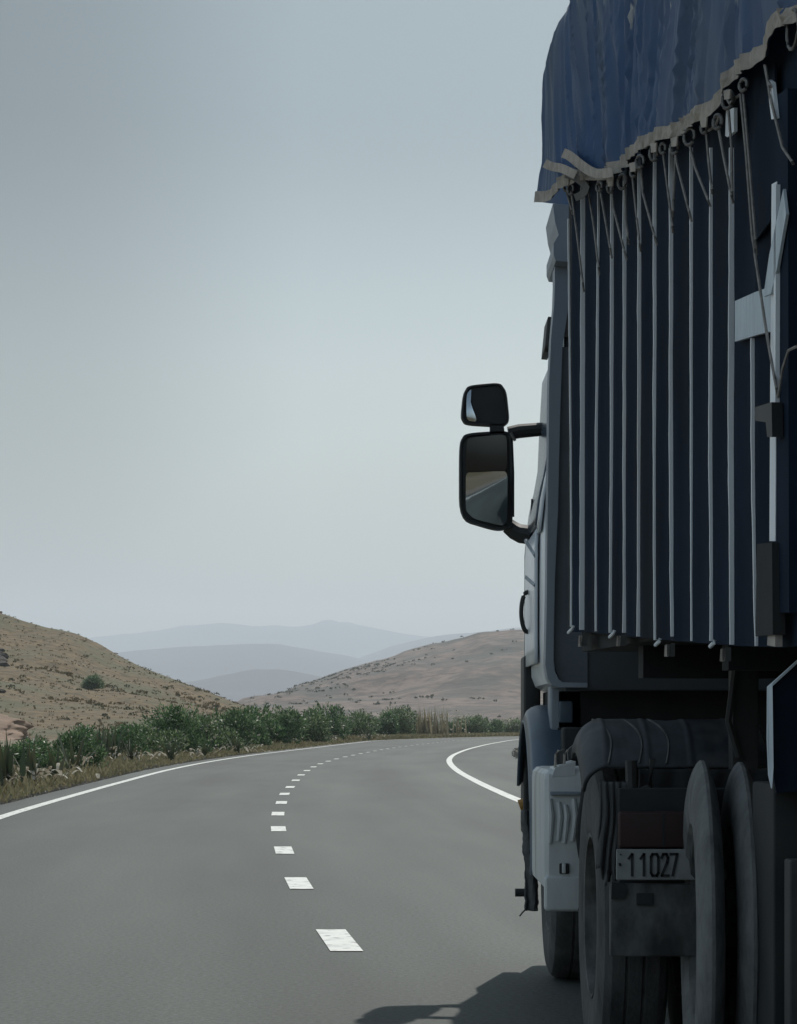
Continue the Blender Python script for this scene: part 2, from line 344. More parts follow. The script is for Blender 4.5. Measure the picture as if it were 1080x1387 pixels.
# scrub and rocks scattered on the near hill
def leafquad(b, c, d, n, L, W):
    d = d.normalized(); s = d.cross(n)
    if s.length < 1e-4: s = Vector((1, 0, 0))
    s.normalize(); k = len(b.v)
    b.v += [c-d*L*.5, c+s*W*.5, c+d*L*.5, c-s*W*.5]; b.f.append((k, k+1, k+2, k+3))
def rv(): return Vector((random.gauss(0, 1), random.gauss(0, 1), random.gauss(0, 1))).normalized()
rs = random.Random(5)
b = MB()
for i in range(2600):
    u = rs.uniform(.55, .99); v = rs.random()**.8*.76; p = fn1(u, v)
    s = rs.uniform(.12, .32)*(1+1.0*(fbm(p.x*.05, p.y*.05, 8) > .25))
    for k in range(5):
        d = Vector((rs.gauss(0, .6), rs.gauss(0, .6), rs.random()+.3)); leafquad(b, p+Vector((rs.gauss(0, s*.5), rs.gauss(0, s*.5), s*.35)), d, rv(), s*1.1, s*.55)
tag(b.build('hill_scrub', M['hilltuft'], smooth=False), 'low dry tufts scattered over the near left hill', 'scrub', kind='stuff')
b = MB()
for i in range(230):
    u = rs.uniform(.55, .97); v = rs.random()*.74; p = fn1(u, v)
    if fbm(p.x*.04, p.y*.04, 21) < .05: continue
    s = rs.uniform(.3, .8)
    for k in range(26):
        q = rv(); q.z = abs(q.z); leafquad(b, p+Vector((q.x, q.y, q.z*.7))*s, rv(), rv(), .3, .2)
tag(b.build('hill_bushes', M['scrub'], smooth=False), 'small dark bushes dotted over the left hill', 'scrub', kind='stuff')
b = MB()
for i in range(2600):
    u = rs.uniform(.02, .5); v = rs.random()**.6*.76; p = fn2(u, v)
    if fbm(p.x*.01, p.y*.01, 5)+rs.gauss(0, .25) < -.05+.3*(1-v/.76): continue
    s = rs.uniform(.5, 1.5)*(1+.8*(rs.random() > .93))
    for k in range(8):
        q = rv(); q.z = abs(q.z); leafquad(b, p+Vector((q.x, q.y, q.z*.6))*s, rv(), rv(), 1.2, .9)
tag(b.build('dry_hill_bushes', M['scrub'], smooth=False), 'sparse bushes on the hazy hill behind the bend', 'scrub', kind='stuff')
b = MB()
for i in range(240):
    cx = rs.choice([(.60, .45), (.615, .40), (.63, .50), (.60, .55), (.68, .25)]); p = fn1(cx[0]+rs.gauss(0, .012), max(.02, cx[1]+rs.gauss(0, .05)))
    s = rs.uniform(.3, 1.3); bm = bmesh.new(); bmesh.ops.create_icosphere(bm, subdivisions=2, radius=s)
    for v in bm.verts: v.co = v.co*(1+.5*fbm(v.co.x*1.3+i, v.co.y*1.3, v.co.z*1.3)); v.co.z *= .55; v.co.x *= 1.5; v.co += p
    bm.verts.index_update(); b.add([v.co.copy() for v in bm.verts], [[v.index for v in f.verts] for f in bm.faces]); bm.free()
tag(b.build('hillside_rocks', M['rock'], ang=20), 'dark rock outcrops breaking through the left hillside', 'rocks', kind='stuff')

# ------------------------------------------------------------------ verge plants
def bush(seed, wdt, hgt, nl, LL, blossoms=0):
    r = random.Random(seed); lf = MB(); st = MB(); bl = MB()
    clumps = []
    for i in range(20):
        a = r.uniform(0, 6.283); q = r.random()**.5
        clumps.append((Vector((math.cos(a)*q*wdt*.38, math.sin(a)*q*wdt*.38, hgt*(r.uniform(.08, .3) if i % 3 == 0 else r.uniform(.2, .78))*(1-.15*q))), wdt*r.uniform(.17, .27)))
    for c, rad in clumps[:12]:
        st.tube([(c.x*.15, c.y*.15, -.05), (c.x*.55, c.y*.55, c.z*.5), (c.x, c.y, c.z)], [.035, .025, .01], 5)
    def put(b, n, L, W, shell):
        for i in range(n):
            c, rad = clumps[r.randrange(len(clumps))]
            d = Vector((r.gauss(0, 1), r.gauss(0, 1), r.gauss(0, 1))).normalized()
            p = c+Vector((d.x, d.y, d.z*1.15))*rad*(r.uniform(shell, 1)**.5)*(1+.35*fbm(d.x*2+seed, d.y*2, d.z*2))
            if p.z < .03: p.z = r.uniform(.03, .3)
            q = (d*.9+Vector((0, 0, .5))+Vector((r.gauss(0, .5), r.gauss(0, .5), r.gauss(0, .5))))
            leafquad(b, p, q, Vector((r.gauss(0, 1), r.gauss(0, 1), r.gauss(0, 1))), L*r.uniform(.7, 1.3), W)
    put(lf, nl, LL, LL*.3, .3)
    for i in range(16):                              # shoots that break the outline
        c, rad = clumps[r.randrange(len(clumps))]; a = r.uniform(0, 6.283)
        tip = c+Vector((math.cos(a)*rad*.8, math.sin(a)*rad*.8, rad*r.uniform(.8, 1.25)))
        for k in range(14):
            leafquad(lf, c.lerp(tip, .5+.5*k/14), Vector((r.gauss(0, .6), r.gauss(0, .6), 1)), Vector((r.gauss(0, 1), r.gauss(0, 1), 0)), LL, LL*.26)
    if blossoms: put(bl, blossoms, LL*.6, LL*.5, .85)
    return lf, st, bl
protos = []
for k, (wd, hg, nl, LL, bl) in enumerate([(2.2, 2.0, 7000, .16, 160), (2.6, 2.3, 7600, .18, 220), (3.6, 3.1, 8500, .24, 120), (4.2, 2.9, 8500, .26, 80), (3.0, 2.6, 7600, .21, 260)]):
    root = thing('oleander_bush', (0, 0, 0), 'x', 'bush', 'oleander bushes along the verge')
    lf, st, bm_ = bush(40+k, wd, hg, nl, LL, bl)
    lf.build('foliage', M['oleander' if k % 2 == 0 else 'oleander_b'], root, smooth=False)
    st.build('stems', M['wood'], root)
    if bl: bm_.build('blossoms', M['blossom'], root, smooth=False)
    protos.append((root, wd, hg))
def copy_tree(o, parent=None):
    c = o.copy(); sc.collection.objects.link(c); c.parent = parent
    for ch in list(o.children): copy_tree(ch, c)
    return c
def place(proto, px, py, wpx, hpx, label, used, rz=None):
    root, wd, hg = proto
    o = root if root not in used else copy_tree(root); used.append(root)
    x, y = G(px, py); s = y/FP
    o.location = (x, y, -.05); o.rotation_euler = (0, 0, rz if rz is not None else random.uniform(0, 6.28))
    o.scale = (wpx*s/wd, wpx*s/wd, hpx*s/hg); o['label'] = label
    return o
used = []
BL = [
 (0, 22, 1054, 70, 72, 'low grey-green bush at the left edge of the picture, above the line of the road'),
 (1, 60, 1047, 50, 66, 'loose bush between the left edge of the picture and the tall dark upright bush'),
 (0, 97, 1043, 52, 84, 'tall narrow dark bush standing nearest the camera on the left verge'),
 (4, 172, 1028, 42, 50, 'small low bush just right of the spiky columns of the agave'),
 (1, 208, 1024, 58, 56, 'bush second along the leafy bank right of the agaves'),
 (4, 243, 1022, 54, 68, 'tallest bush in the middle of the leafy bank below the hillside'),
 (1, 280, 1019, 56, 66, 'wide bush with pale blossom below the hill slope, right of the tallest one'),
 (4, 312, 1016, 44, 52, 'low open bush where the hill line comes down behind the bank'),
 (2, 226, 1016, 60, 52, 'bush set back behind the bank, seen between the two wide ones at its middle'),
 (3, 296, 1011, 60, 48, 'rounded bush set back at the right end of the leafy bank'),
 (2, 150, 1024, 60, 46, 'rounded bush half hidden behind the dark agave spikes'),
 (0, 337, 1013, 36, 46, 'small pale bush at the foot of the hill line, before the dense dark clump'),
 (2, 368, 1010, 52, 62, 'large dense bush that starts the dark clump right of the hill foot'),
 (3, 402, 1007, 54, 58, 'broad rounded bush in the dark clump below the low blue mountain'),
 (2, 440, 1004, 44, 50, 'bush beside the pale withered stalks at the middle of the row'),
 (3, 474, 1002, 46, 46, 'bush behind the end of the left edge line of the road'),
 (2, 507, 1000, 46, 50, 'tall dark bush right of the road edge line end'),
 (3, 540, 999, 44, 44, 'last dense bush before the gap with the dry stalks'),
 (1, 570, 998, 26, 24, 'low olive shrub under the left end of the dry stalks'),
 (4, 603, 998, 26, 26, 'low olive shrub under the right end of the dry stalks'),
 (3, 634, 997, 34, 30, 'small bush right of the dry stalks, first beyond the bend'),
 (2, 660, 996, 32, 26, 'low bush in the middle of the far row beyond the bend'),
 (3, 685, 995, 30, 20, 'lowest farthest bush, next to the truck cab edge'),
]
for (k, px, py, wp, hp, lb) in BL: place(protos[k], px, py, wp*random.uniform(1.35, 1.75), hp*random.uniform(.82, 1.2), lb, used)
place(protos[0], 124, 995, 30, 30, 'single dark shrub growing alone on the open slope of the left hill', used)
bpy.data.objects[-1] if False else None
# the lone shrub sits on the hill itself
for o in sc.collection.objects:
    if o.get('label', '').startswith('single dark shrub'):
        best = min(((abs(HX+FP*q.x/q.y-124)+abs(HY-FP*(q.z-CH)/q.y-932), q.copy()) for q in (fn1(u*.002, v*.01) for u in range(300, 400) for v in range(0, 70))), key=lambda t: t[0])[1]
        o.location = best; o.scale = (1.7, 1.7, 1.2)

def agave(seed, nsp, hgt, ndead, spread):
    r = random.Random(seed); a_ = MB(); d_ = MB()
    def blade(b, p, d, L, W, droop):
        s = d.cross(Vector((0, 0, 1)));  s = s.normalized() if s.length > .05 else Vector((math.cos(r.random()*6), math.sin(r.random()*6), 0))
        k = len(b.v); n = 5
        for i in range(n+1):
            t = i/n; c = p+d*L*t+Vector((0, 0, -droop*L*t*t)); ww = W*(1-t**2.2)*(.7+.6*math.sin(math.pi*min(t*1.3, 1)))*.5
            b.v += [c-s*ww, c+s*ww]
            if i: b.f.append((k+2*i-2, k+2*i-1, k+2*i+1, k+2*i))
    for i in range(nsp):
        q_ = 1 if nsp > 18 else .06; p = Vector((r.gauss(0, spread*q_), r.gauss(0, spread*q_), 0))
        blade(a_, p, Vector((r.gauss(0, .16 if nsp > 18 else .3), r.gauss(0, .16 if nsp > 18 else .3), 1)), hgt*r.uniform(.6, 1.05), .11 if hgt < 3 else .22, 0)
    for i in range(ndead):
        p = Vector((r.gauss(0, spread*1.2), r.gauss(0, spread*1.2), r.uniform(.1, hgt*(.35 if hgt < 3 else .8))))
        a = r.uniform(0, 6.283); blade(d_, p, Vector((math.cos(a)*.7, math.sin(a)*.7, .8)), r.uniform(.3, .7)*(1 if hgt < 3 else 1.3), r.uniform(.05, .10)*(1 if hgt < 3 else 2), .7)
    return a_, d_
AG = [(8, 1068, 1.2, 24, 30, .12, 'bleached agave cut by the left edge of the picture'), (100, 1048, 1.3, 14, 22, .3, 'dark agave spikes in front of the tall narrow dark bush'), (180, 1033, .9, 14, 24, .4, 'withered pale leaves in front of the small low bush'), (322, 1020, 1.0, 14, 26, .6, 'pale withered leaves below the low open bush at the foot of the hill line'), (500, 1003, 1.6, 14, 30, .8, 'pale withered leaves at the end of the left edge line of the road'), (118, 1036, 1.1, 14, 26, .30, 'withered pale agave leaves drooping beside the tall narrow dark bush'),
      (140, 1033, 1.45, 22, 12, .32, 'cluster of dark upright agave spikes left of the leafy bank'),
      (152, 1032, 1.5, 20, 10, .25, 'dark agave spikes leaning right next to the small low bush'),
      (42, 1062, 1.0, 14, 34, .38, 'agave with bleached arching leaves near the left edge of the picture'),
      (75, 1057, .9, 14, 20, .35, 'agave with bleached leaves at the foot of the tall narrow dark bush'),
      (443, 1006, 1.7, 16, 40, .55, 'pale withered agave standing in front of the middle of the dark row'),
      (575, 999, 3.6, 40, 60, .7, 'yellowed agave stalks at the left end of the gap in the row'),
      (593, 999, 4.2, 30, 70, 1.0, 'tallest dry agave stalks in the middle of the gap'),
      (610, 998, 3.4, 22, 70, 1.0, 'dry agave stalks against the small bush beyond the bend'),
      (232, 1030, .9, 14, 16, .5, 'withered pale leaves low in front of the tallest bank bush'),
      (275, 1025, .9, 14, 16, .6, 'withered pale leaves low in front of the bush with blossom')]
for i, (px, py, hg, ns, nd, spd, lb) in enumerate(AG):
    x, y = G(px, py); root = thing('agave', (x, y, -.05), lb, 'agave', 'agaves along the verge')
    a_, d_ = agave(90+i, ns, hg, nd, spd)
    if y > 150:
        for b_ in (a_, d_):
            for v in b_.v: v.x *= 1.0
    for b_, nm, m_ in ((a_, 'spikes', 'cactus'), (d_, 'withered_leaves', 'deadleaf')):
        b_.v = [v+Vector((x, y, -.05)) for v in b_.v]; b_.build(nm, M['drystalk' if (hg > 3 and nm == 'spikes') else m_], root, smooth=False)
# dry grass along the verge
b = MB(); r = random.Random(3)
for i in range(30000):
    y = 24+240*r.random()**1.5; o_ = r.random(); x = interp(Lt, y)-.75-(4.5+y*.02)*o_
    if r.random() > .35+.65*min(1, o_*3): continue
    s = r.uniform(.10, .30)*(.5+o_)*(1+y*.003)*(1.5 if y < 60 else 1)*(1.8 if r.random() > .93 else 1)
    for k in range(3):
        leafquad(b, Vector((x+r.gauss(0, .06), y+r.gauss(0, .06), s*.4-.04)), Vector((r.gauss(0, .45), r.gauss(0, .45), 1)), Vector((r.gauss(0, 1), r.gauss(0, 1), .1)), s, .022+.0004*y)
for i in range(9000):
    y = 200+180*r.random(); x = interp(Lt, y)-1-9*r.random(); s = r.uniform(.3, .7)
    for k in range(2):
        leafquad(b, Vector((x, y, s*.4-.04)), Vector((r.gauss(0, .45), r.gauss(0, .45), 1)), Vector((r.gauss(0, 1), r.gauss(0, 1), .1)), s, .12)
tag(b.build('dry_grass', M['drygrass'], smooth=False), 'dry yellow grass between the road edge and the bushes', 'grass', kind='stuff')
b = MB()
for i in range(6000):
    y = 24+90*r.random()**1.4; x = interp(Lt, y)-.64-1.3*r.random()**1.3; s = r.uniform(.008, .035)
    b.box(x-s, x+s, y-s, y+s*.8, -.03, -.03+s*1.1, M=None) if i % 2 else b.add([(x-s, y-s, -.03), (x+s, y-s*.6, -.03), (x, y+s, -.03), (x, y, s*.9)], [(0, 1, 3), (1, 2, 3), (2, 0, 3)])
tag(b.build('verge_stones', M['gravel'], smooth=False), 'loose stones along the broken edge of the asphalt', 'stones', kind='stuff')
b = MB()
for i in range(5000):
    y = 40+190*r.random(); x = interp(Rt, y)+2.5+5*r.random(); s = r.uniform(.02, .09)
    b.add([(x-s, y-s, -.03), (x+s, y-s*.6, -.03), (x, y+s, -.03), (x, y, s*.9)], [(0, 1, 3), (1, 2, 3), (2, 0, 3)])
tag(b.build('shoulder_stones', M['gravel'], smooth=False), 'loose stones on the gravel right of the road', 'stones', kind='stuff')
# ------------------------------------------------------------------ truck materials
M['cab'] = mat('cab_paint', (.66, .70, .73), (.56, .60, .64), .25, scale=2.5, c3=(.30, .29, .27), s3=5, alpha3=(.62, .8), bump=.02, bscale=60)
M['cabgrey'] = mat('cab_grey_panel', (.25, .29, .33), (.18, .215, .25), .5, scale=2, stretch=(1, 1, .35))
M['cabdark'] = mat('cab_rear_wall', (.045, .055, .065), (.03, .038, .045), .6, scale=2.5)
M['black'] = mat('black_plastic', (.010, .012, .013), (.017, .018, .019), .55, scale=9)
M['under'] = mat('grimy_black_steel', (.014, .017, .020), (.027, .028, .028), .85, scale=5)
M['bluefender'] = mat('blue_grey_fender', (.07, .11, .155), (.045, .07, .10), .38, scale=3, stretch=(1, 1, .3))
M['tank'] = mat('white_tank', (.62, .645, .645), (.46, .485, .485), .5, scale=5, stretch=(1, 1, .3), c3=(.22, .21, .19), s3=5, alpha3=(.50, .72))
M['fender'] = mat('dusty_fender', (.048, .058, .07), (.025, .03, .036), .7, scale=6, c3=(.085, .085, .08), s3=3)
M['rubber'] = mat('dusty_rubber', (.085, .088, .086), (.04, .042, .043), .85, scale=9, stretch=(1, 1, .5), bump=.3, bscale=60)
M['slimrubber'] = mat('faded_rubber', (.165, .17, .168), (.09, .094, .095), .85, scale=14, stretch=(1, 1, .5), bump=.3, bscale=60)
M['flap'] = mat('mud_flap', (.10, .105, .105), (.045, .048, .05), .8, scale=7, stretch=(2, 1, .25), bump=.3)
M['redlamp'] = mat('red_lamp', (.03, .007, .006), (.016, .006, .006), .6, scale=8)
M['plate'] = mat('number_plate', (.26, .27, .27), (.17, .18, .18), .6, scale=12)
M['ink'] = mat('plate_ink', (.012, .013, .015), None, .6)
M['grime'] = mat('grimy_grey_steel', (.13, .135, .13), (.035, .037, .038), .8, scale=7, stretch=(1.5, 1, .8), c3=(.03, .03, .03), s3=4)
M['panel'] = mat('dark_blue_side', (.014, .025, .045), (.009, .0155, .027), .9, scale=2.2, stretch=(1, 1, .3), c3=(.019, .023, .028), s3=1.2, spec=.12)
M['rib'] = mat('pale_blue_rib', (.88, .91, .93), (.76, .80, .83), .5, scale=5, stretch=(1, 1, .2), c3=(.55, .53, .50), s3=1.1, alpha3=(.62, .82))
M['band'] = mat('pale_side_board', (.56, .63, .68), (.44, .50, .55), .6, scale=8, stretch=(5, 5, .6))
M['hem'] = mat('canvas_hem', (.42, .38, .33), (.28, .255, .22), .9, scale=16)
M['rope'] = mat('rope', (.32, .30, .28), (.20, .19, .18), .9, scale=40)
M['ring'] = mat('steel_ring', (.16, .155, .15), None, .5, metal=.3)
M['strut'] = mat('dull_steel', (.035, .036, .036), (.018, .019, .02), .7, scale=6)
M['clip'] = mat('pale_clip', (.42, .38, .33), (.25, .22, .2), .6, scale=12)
M['orange'] = mat('orange_marker', (.55, .28, .05), None, .4)
mg = bpy.data.materials.new('mirror_glass'); mg.use_nodes = True; q = mg.node_tree.nodes['Principled BSDF']
q.inputs['Base Color'].default_value = (.42, .47, .52, 1); q.inputs['Metallic'].default_value = 1; q.inputs['Roughness'].default_value = .05
gl = bpy.data.materials.new('window_glass'); gl.use_nodes = True; q = gl.node_tree.nodes['Principled BSDF']
q.inputs['Base Color'].default_value = (.06, .085, .115, 1); q.inputs['Roughness'].default_value = .25; q.inputs['Specular IOR Level'].default_value = .25
# tarp material: dusty blue with paler dust low down the side and painted glare streaks on the upper folds
tm = mat('blue_tarpaulin', (.068, .14, .29), (.045, .105, .25), .55, scale=1.0, stretch=(2, 2, .45), c3=(.125, .17, .25), s3=1.1, alpha3=(.40, .64), transl=.30, bump=.12, bscale=9)
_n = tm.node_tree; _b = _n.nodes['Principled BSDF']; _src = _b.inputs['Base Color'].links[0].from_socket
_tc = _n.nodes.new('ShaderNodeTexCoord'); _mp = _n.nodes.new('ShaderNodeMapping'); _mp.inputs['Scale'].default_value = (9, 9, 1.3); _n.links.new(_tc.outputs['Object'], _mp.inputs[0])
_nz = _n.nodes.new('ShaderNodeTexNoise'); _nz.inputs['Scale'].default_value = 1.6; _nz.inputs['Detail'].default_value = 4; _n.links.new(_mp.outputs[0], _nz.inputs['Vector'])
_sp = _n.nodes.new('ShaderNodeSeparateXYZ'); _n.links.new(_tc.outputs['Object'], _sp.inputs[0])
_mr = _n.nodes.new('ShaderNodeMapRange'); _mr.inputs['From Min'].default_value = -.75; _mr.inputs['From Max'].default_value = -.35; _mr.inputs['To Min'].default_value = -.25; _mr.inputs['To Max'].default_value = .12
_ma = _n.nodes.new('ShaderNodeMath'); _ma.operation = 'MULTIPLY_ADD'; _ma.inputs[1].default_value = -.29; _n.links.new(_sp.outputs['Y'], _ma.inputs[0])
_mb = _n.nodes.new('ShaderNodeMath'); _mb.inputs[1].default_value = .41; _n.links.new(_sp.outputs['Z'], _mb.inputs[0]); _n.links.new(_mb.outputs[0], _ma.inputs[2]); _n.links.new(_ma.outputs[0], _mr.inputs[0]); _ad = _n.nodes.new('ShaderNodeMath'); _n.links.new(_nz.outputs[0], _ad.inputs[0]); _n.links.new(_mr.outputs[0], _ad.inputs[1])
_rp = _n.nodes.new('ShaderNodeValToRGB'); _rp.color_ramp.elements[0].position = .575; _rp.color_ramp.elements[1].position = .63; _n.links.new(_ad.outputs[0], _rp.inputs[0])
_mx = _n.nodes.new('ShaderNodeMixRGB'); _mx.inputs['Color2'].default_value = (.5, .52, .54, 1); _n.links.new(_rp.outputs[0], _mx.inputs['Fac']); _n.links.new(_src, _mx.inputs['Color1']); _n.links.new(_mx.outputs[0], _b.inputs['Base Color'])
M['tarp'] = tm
M['wear'] = mat('worn_crease', (.42, .44, .45), (.22, .25, .29), .5, scale=14, stretch=(3, 3, .4))  # pale colour for glare painted on the tarp folds

# ------------------------------------------------------------------ tractor unit
TR = thing('truck_tractor', (1.9, 10.5, 0), 'tractor unit with a pale cab and black wing mirrors, seen from behind on the left', 'truck')
CX = 1.90                                            # tractor centre line; left flank at x = .66
def cabX(h):                                         # left flank of the cab at height h
    return lin([(.9, .68), (1.38, .665), (1.5, .655), (2.08, .656), (2.19, .668), (2.30, .682), (2.39, .705), (2.5, .724), (2.71, .733), (3.0, .75), (3.18, .767), (3.30, .79), (3.40, .83), (3.50, .94), (3.56, 1.2)], h)
def cab_section(y, x_in, k_in=0.0):
    hs_ = [1.38, 1.40, 1.45, 1.6, 1.9, 2.1, 2.23, 2.35, 2.45, 2.55, 2.75, 3.1, 3.3, 3.4, 3.47, 3.52, 3.56]
    L_ = []
    for h in hs_:
        x = cabX(h)+x_in+(.05 if h == 1.38 else .015 if h == 1.40 else 0); L_.append(Vector((x, y, h)))
    return L_+[Vector((2*CX-p.x, p.y, p.z)) for p in reversed(L_)]
b = MB(); secs = [(10.72, .04), (10.76, .012), (10.9, .0), (11.3, .0), (11.7, .0), (11.95, .012), (12.12, .05), (12.25, .16), (12.3, .40)]
rings = [cab_section(y, xi) for y, xi in secs]; m_ = len(rings[0])
for r_ in rings: b.v += r_
for i in range(len(rings)-1):
    for k in range(m_): b.f.append((i*m_+k, (i+1)*m_+k, (i+1)*m_+(k+1) % m_, i*m_+(k+1) % m_))
b.f.append(tuple(range(m_))); b.f.append(tuple(range((len(rings)-1)*m_, len(rings)*m_))[::-1])
b.build('cab_shell', M['cab'], TR, ang=40)
# rear wall of the cab, a dark inset panel and its paler lower left corner
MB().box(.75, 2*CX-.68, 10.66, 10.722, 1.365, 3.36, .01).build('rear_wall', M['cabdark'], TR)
# side extender: narrow pale strip facing back with a rounded foot, running up to the roof
def P2(px, py, Z=10.62): return P(px, py, Z)
ox = [(739, 900), (740, 860), (741, 800), (741.5, 740), (742, 690), (743.5, 600), (744, 516), (747, 455), (751, 410), (752, 380), (751.5, 352), (770, 354), (771, 410), (762, 470), (759, 560), (756, 690), (752, 780), (750.5, 850), (750, 895), (752, 910), (757, 920), (762, 924), (796, 925), (796, 931), (757, 931), (748, 928), (742, 918)]
MB().prism([P2(*q) for q in ox], (0, .16, 0)).build('side_extender', M['cabgrey'], TR, smooth=False)
MB().prism([P(750, 470, 10.65), P(773, 470, 10.65), P(773, 700, 10.65), P(796, 860, 10.65), P(796, 926, 10.65), P(760, 926, 10.65), P(750, 900, 10.65)], (0, .03, 0)).build('corner_panel', mat('corner_grey', (.10, .12, .14), (.075, .09, .105), .6, scale=3), TR, smooth=False)
MB().prism([P(752, 381, 10.64), P(772, 381, 10.64), P(773, 456, 10.64), P(757, 456, 10.64)], (0, .03, 0)).build('upper_corner_panel', mat('faded_panel', (.12, .11, .10), (.07, .065, .06), .8, scale=14), TR, smooth=False)
# roof deflector edge, stepped, up to the tarp
MB().prism([P(749, 276, 10.5), P(752, 300, 10.5), P(757, 318, 10.5), (P(750, 330, 10.5)), P(750, 345, 10.5), P(753, 353, 10.5), P(771, 355, 10.5), P(771, 276, 10.5)], (0, .5, 0)).build('roof_deflector', M['cabgrey'], TR, smooth=False)
MB().box(1.0, 2.8, 10.8, 11.9, 3.5, 3.62, .05).build('roof_hatch', M['cab'], TR)
# door: panel slightly proud, with seam line, upper window
def flank(pts, off, y_of=None):
    return [Vector((cabX(h)-off, y, h)) for (y, h) in pts]
def flank_panel(y0, y1, h0, h1, off, skew=0):
    def f(u, v):
        h = h0+(h1-h0)*v; return Vector((cabX(h)-off, y0+(y1-y0)*u+skew*(1-v), h))
    return f
dr = MB().grid(flank_panel(10.98, 11.90, 1.5, 2.12, .014), 8, 8).build('door', M['cab'], TR, thick=.012)
MB().tube([(cabX(h)-.016, 11.91, h) for h in [1.5+i*.08 for i in range(9)]], .006, 6).build('door_seam', M['black'], dr)
MB().tube([(cabX(2.11)-.018, 11.0+.085*i, 2.0+.0123*i*1.1) for i in range(11)], .014, 6).build('door_trim', M['cabgrey'], dr)
MB().tube([(cabX(1.85)-.018, 10.99+.09*i, 1.86+.01*i) for i in range(10)], .010, 6).build('door_crease', M['cabgrey'], dr)
MB().grid(flank_panel(11.15, 12.02, 2.16, 2.95, .012), 8, 14).build('side_window', gl, TR, thick=.01)
MB().grid(flank_panel(10.84, 11.06, 2.10, 3.25, .010), 3, 14).build('door_pillar', M['cab'], TR, thick=.01)
MB().grid(flank_panel(11.4, 11.7, 3.02, 3.18, .03), 4, 6).build('upper_marker', M['black'], TR, thick=.03)
# grab loop
c = P(714, 829, 11.6); lp = [Vector((.633-.030*math.cos(a), 11.6, c.z+.098*math.sin(a))) for a in [2*math.pi*i/28 for i in range(28)]]
MB().tube(lp, .011, 8, closed=True).build('grab_loop', M['black'], TR)
# wheel arch / front corner of the cab seen as a black upright
MB().box(.625, .71, 11.8, 12.1, .66, 1.56, .02).build('front_corner', M['black'], TR)
MB().box(.635, .71, 11.75, 11.85, .45, .75, .02).build('step', M['black'], TR)
MB().box(.70, .86, 10.9, 11.1, 1.18, 1.40, .02).build('cab_mount', M['cabgrey'], TR)
MB().box(.74, .80, 10.85, 10.9, 1.22, 1.32, .008).build('cab_mount_bracket', M['bluefender'], TR)
MB().box(.66, .71, 11.9, 12.15, 1.18, 1.42, .03).build('bumper_corner', M['cab'], TR)
MB().box(.75, 3.05, 12.0, 12.28, .45, 1.35, .06).build('bumper', M['cabgrey'], TR)
MB().box(1.0, 2.8, 12.305, 12.33, 2.15, 3.1, .02).build('windscreen', gl, TR)
MB().box(.73, 3.07, 10.9, 11.95, 1.14, 1.376, .01).build('cab_underside', M['under'], TR)
MB().box(.98, 2.82, 10.8, 11.9, .62, 1.139, .03).build('engine_housing', M['under'], TR)
for sx in (1.45, 2.25): MB().box(sx, sx+.1, 7.9, 11.95, .72, 1.0, .01).build('chassis_rail', M['under'], TR)
MB().box(1.35, 2.45, 8.0, 9.0, 1.0, 1.14, .02).build('fifth_wheel', M['under'], TR)
MB().box(.74, 1.5, 10.62, 10.80, 1.05, 1.20, .02).build('rear_cross_member', M['under'], TR)
MB().tube([P(704, 1087, 11.9)+Vector((0, 0, -.02)), P(704, 1087, 11.9)+Vector((.06, 0, 0))], .035, 10).build('side_marker', M['orange'], TR)
# front fender: arc around the front wheel with a rounded outer edge
def arcf(cy, cz, rad, a0, a1, x0, x1, edge, drop):
    def f(u, v):
        a = R(a0+(a1-a0)*u); x = x0+(x1-x0)*v; e = min(1, v/edge); k = 1-math.sqrt(max(0, 1-(1-e)**2)); rr = rad-drop*k
        return Vector((x, cy-rr*math.cos(a), cz+rr*math.sin(a)))
    return f
FW = (11.30, .54)
MB().grid(arcf(FW[0], FW[1]+.04, .72, -4, 150, .600, .98, .22, .07), 40, 20).build('front_fender', M['bluefender'], TR, thick=.014)
MB().tube([arcf(FW[0], FW[1]+.04, .65, -4, 100, .600, .98, .3, .0)(i/24, 0) for i in range(25)], .008, 6).build('fender_lip', M['cabgrey'], TR)
def wheel(parent, c, prof, rimprof, yaw=0, name='wheel', tmat=None):
    Mx = Matrix.Rotation(R(yaw), 4, 'Z')
    t = MB().lathe(prof, c, 96, Mx).build(name, tmat or M['rubber'], parent, ang=30)
    MB().lathe(rimprof, c, 48, Mx).build('rim', M['grime'], t, ang=30); return t
def tyreprof(ro, ri, w, x0=0):
    return [(ri, x0-w*.42), (ri+.03, x0-w*.48), ((ro+ri)/2, x0-w*.5), (ro-.06, x0-w*.49), (ro-.02, x0-w*.43), (ro-.003, x0-w*.33), (ro, x0-w*.15), (ro-.008, x0-w*.13), (ro-.008, x0-w*.11), (ro, x0-w*.09),
            (ro, x0+w*.09), (ro-.008, x0+w*.11), (ro-.008, x0+w*.13), (ro, x0+w*.15), (ro-.003, x0+w*.33), (ro-.02, x0+w*.43), (ro-.06, x0+w*.49), ((ro+ri)/2, x0+w*.5), (ri+.03, x0+w*.48), (ri, x0+w*.42), (ri, x0-w*.42)]
def rimp(ri, w, x0, dish): return [(.02, x0-w*.5+dish), (.14, x0-w*.5+dish), (.17, x0-w*.5+dish*1.3), (ri*.9, x0-w*.5+dish*1.1), (ri-.01, x0-w*.46), (ri+.004, x0-w*.47), (ri+.002, x0+w*.4)]
wheel(TR, (.70+.14, FW[0], .52), tyreprof(.52, .29, .27), rimp(.29, .27, 0, .04), name='front_wheel')
wheel(TR, (2*CX-.70-.14, FW[0], .52), tyreprof(.52, .29, .27), rimp(.29, .27, 0, .04), name='front_wheel')
DY = 8.42
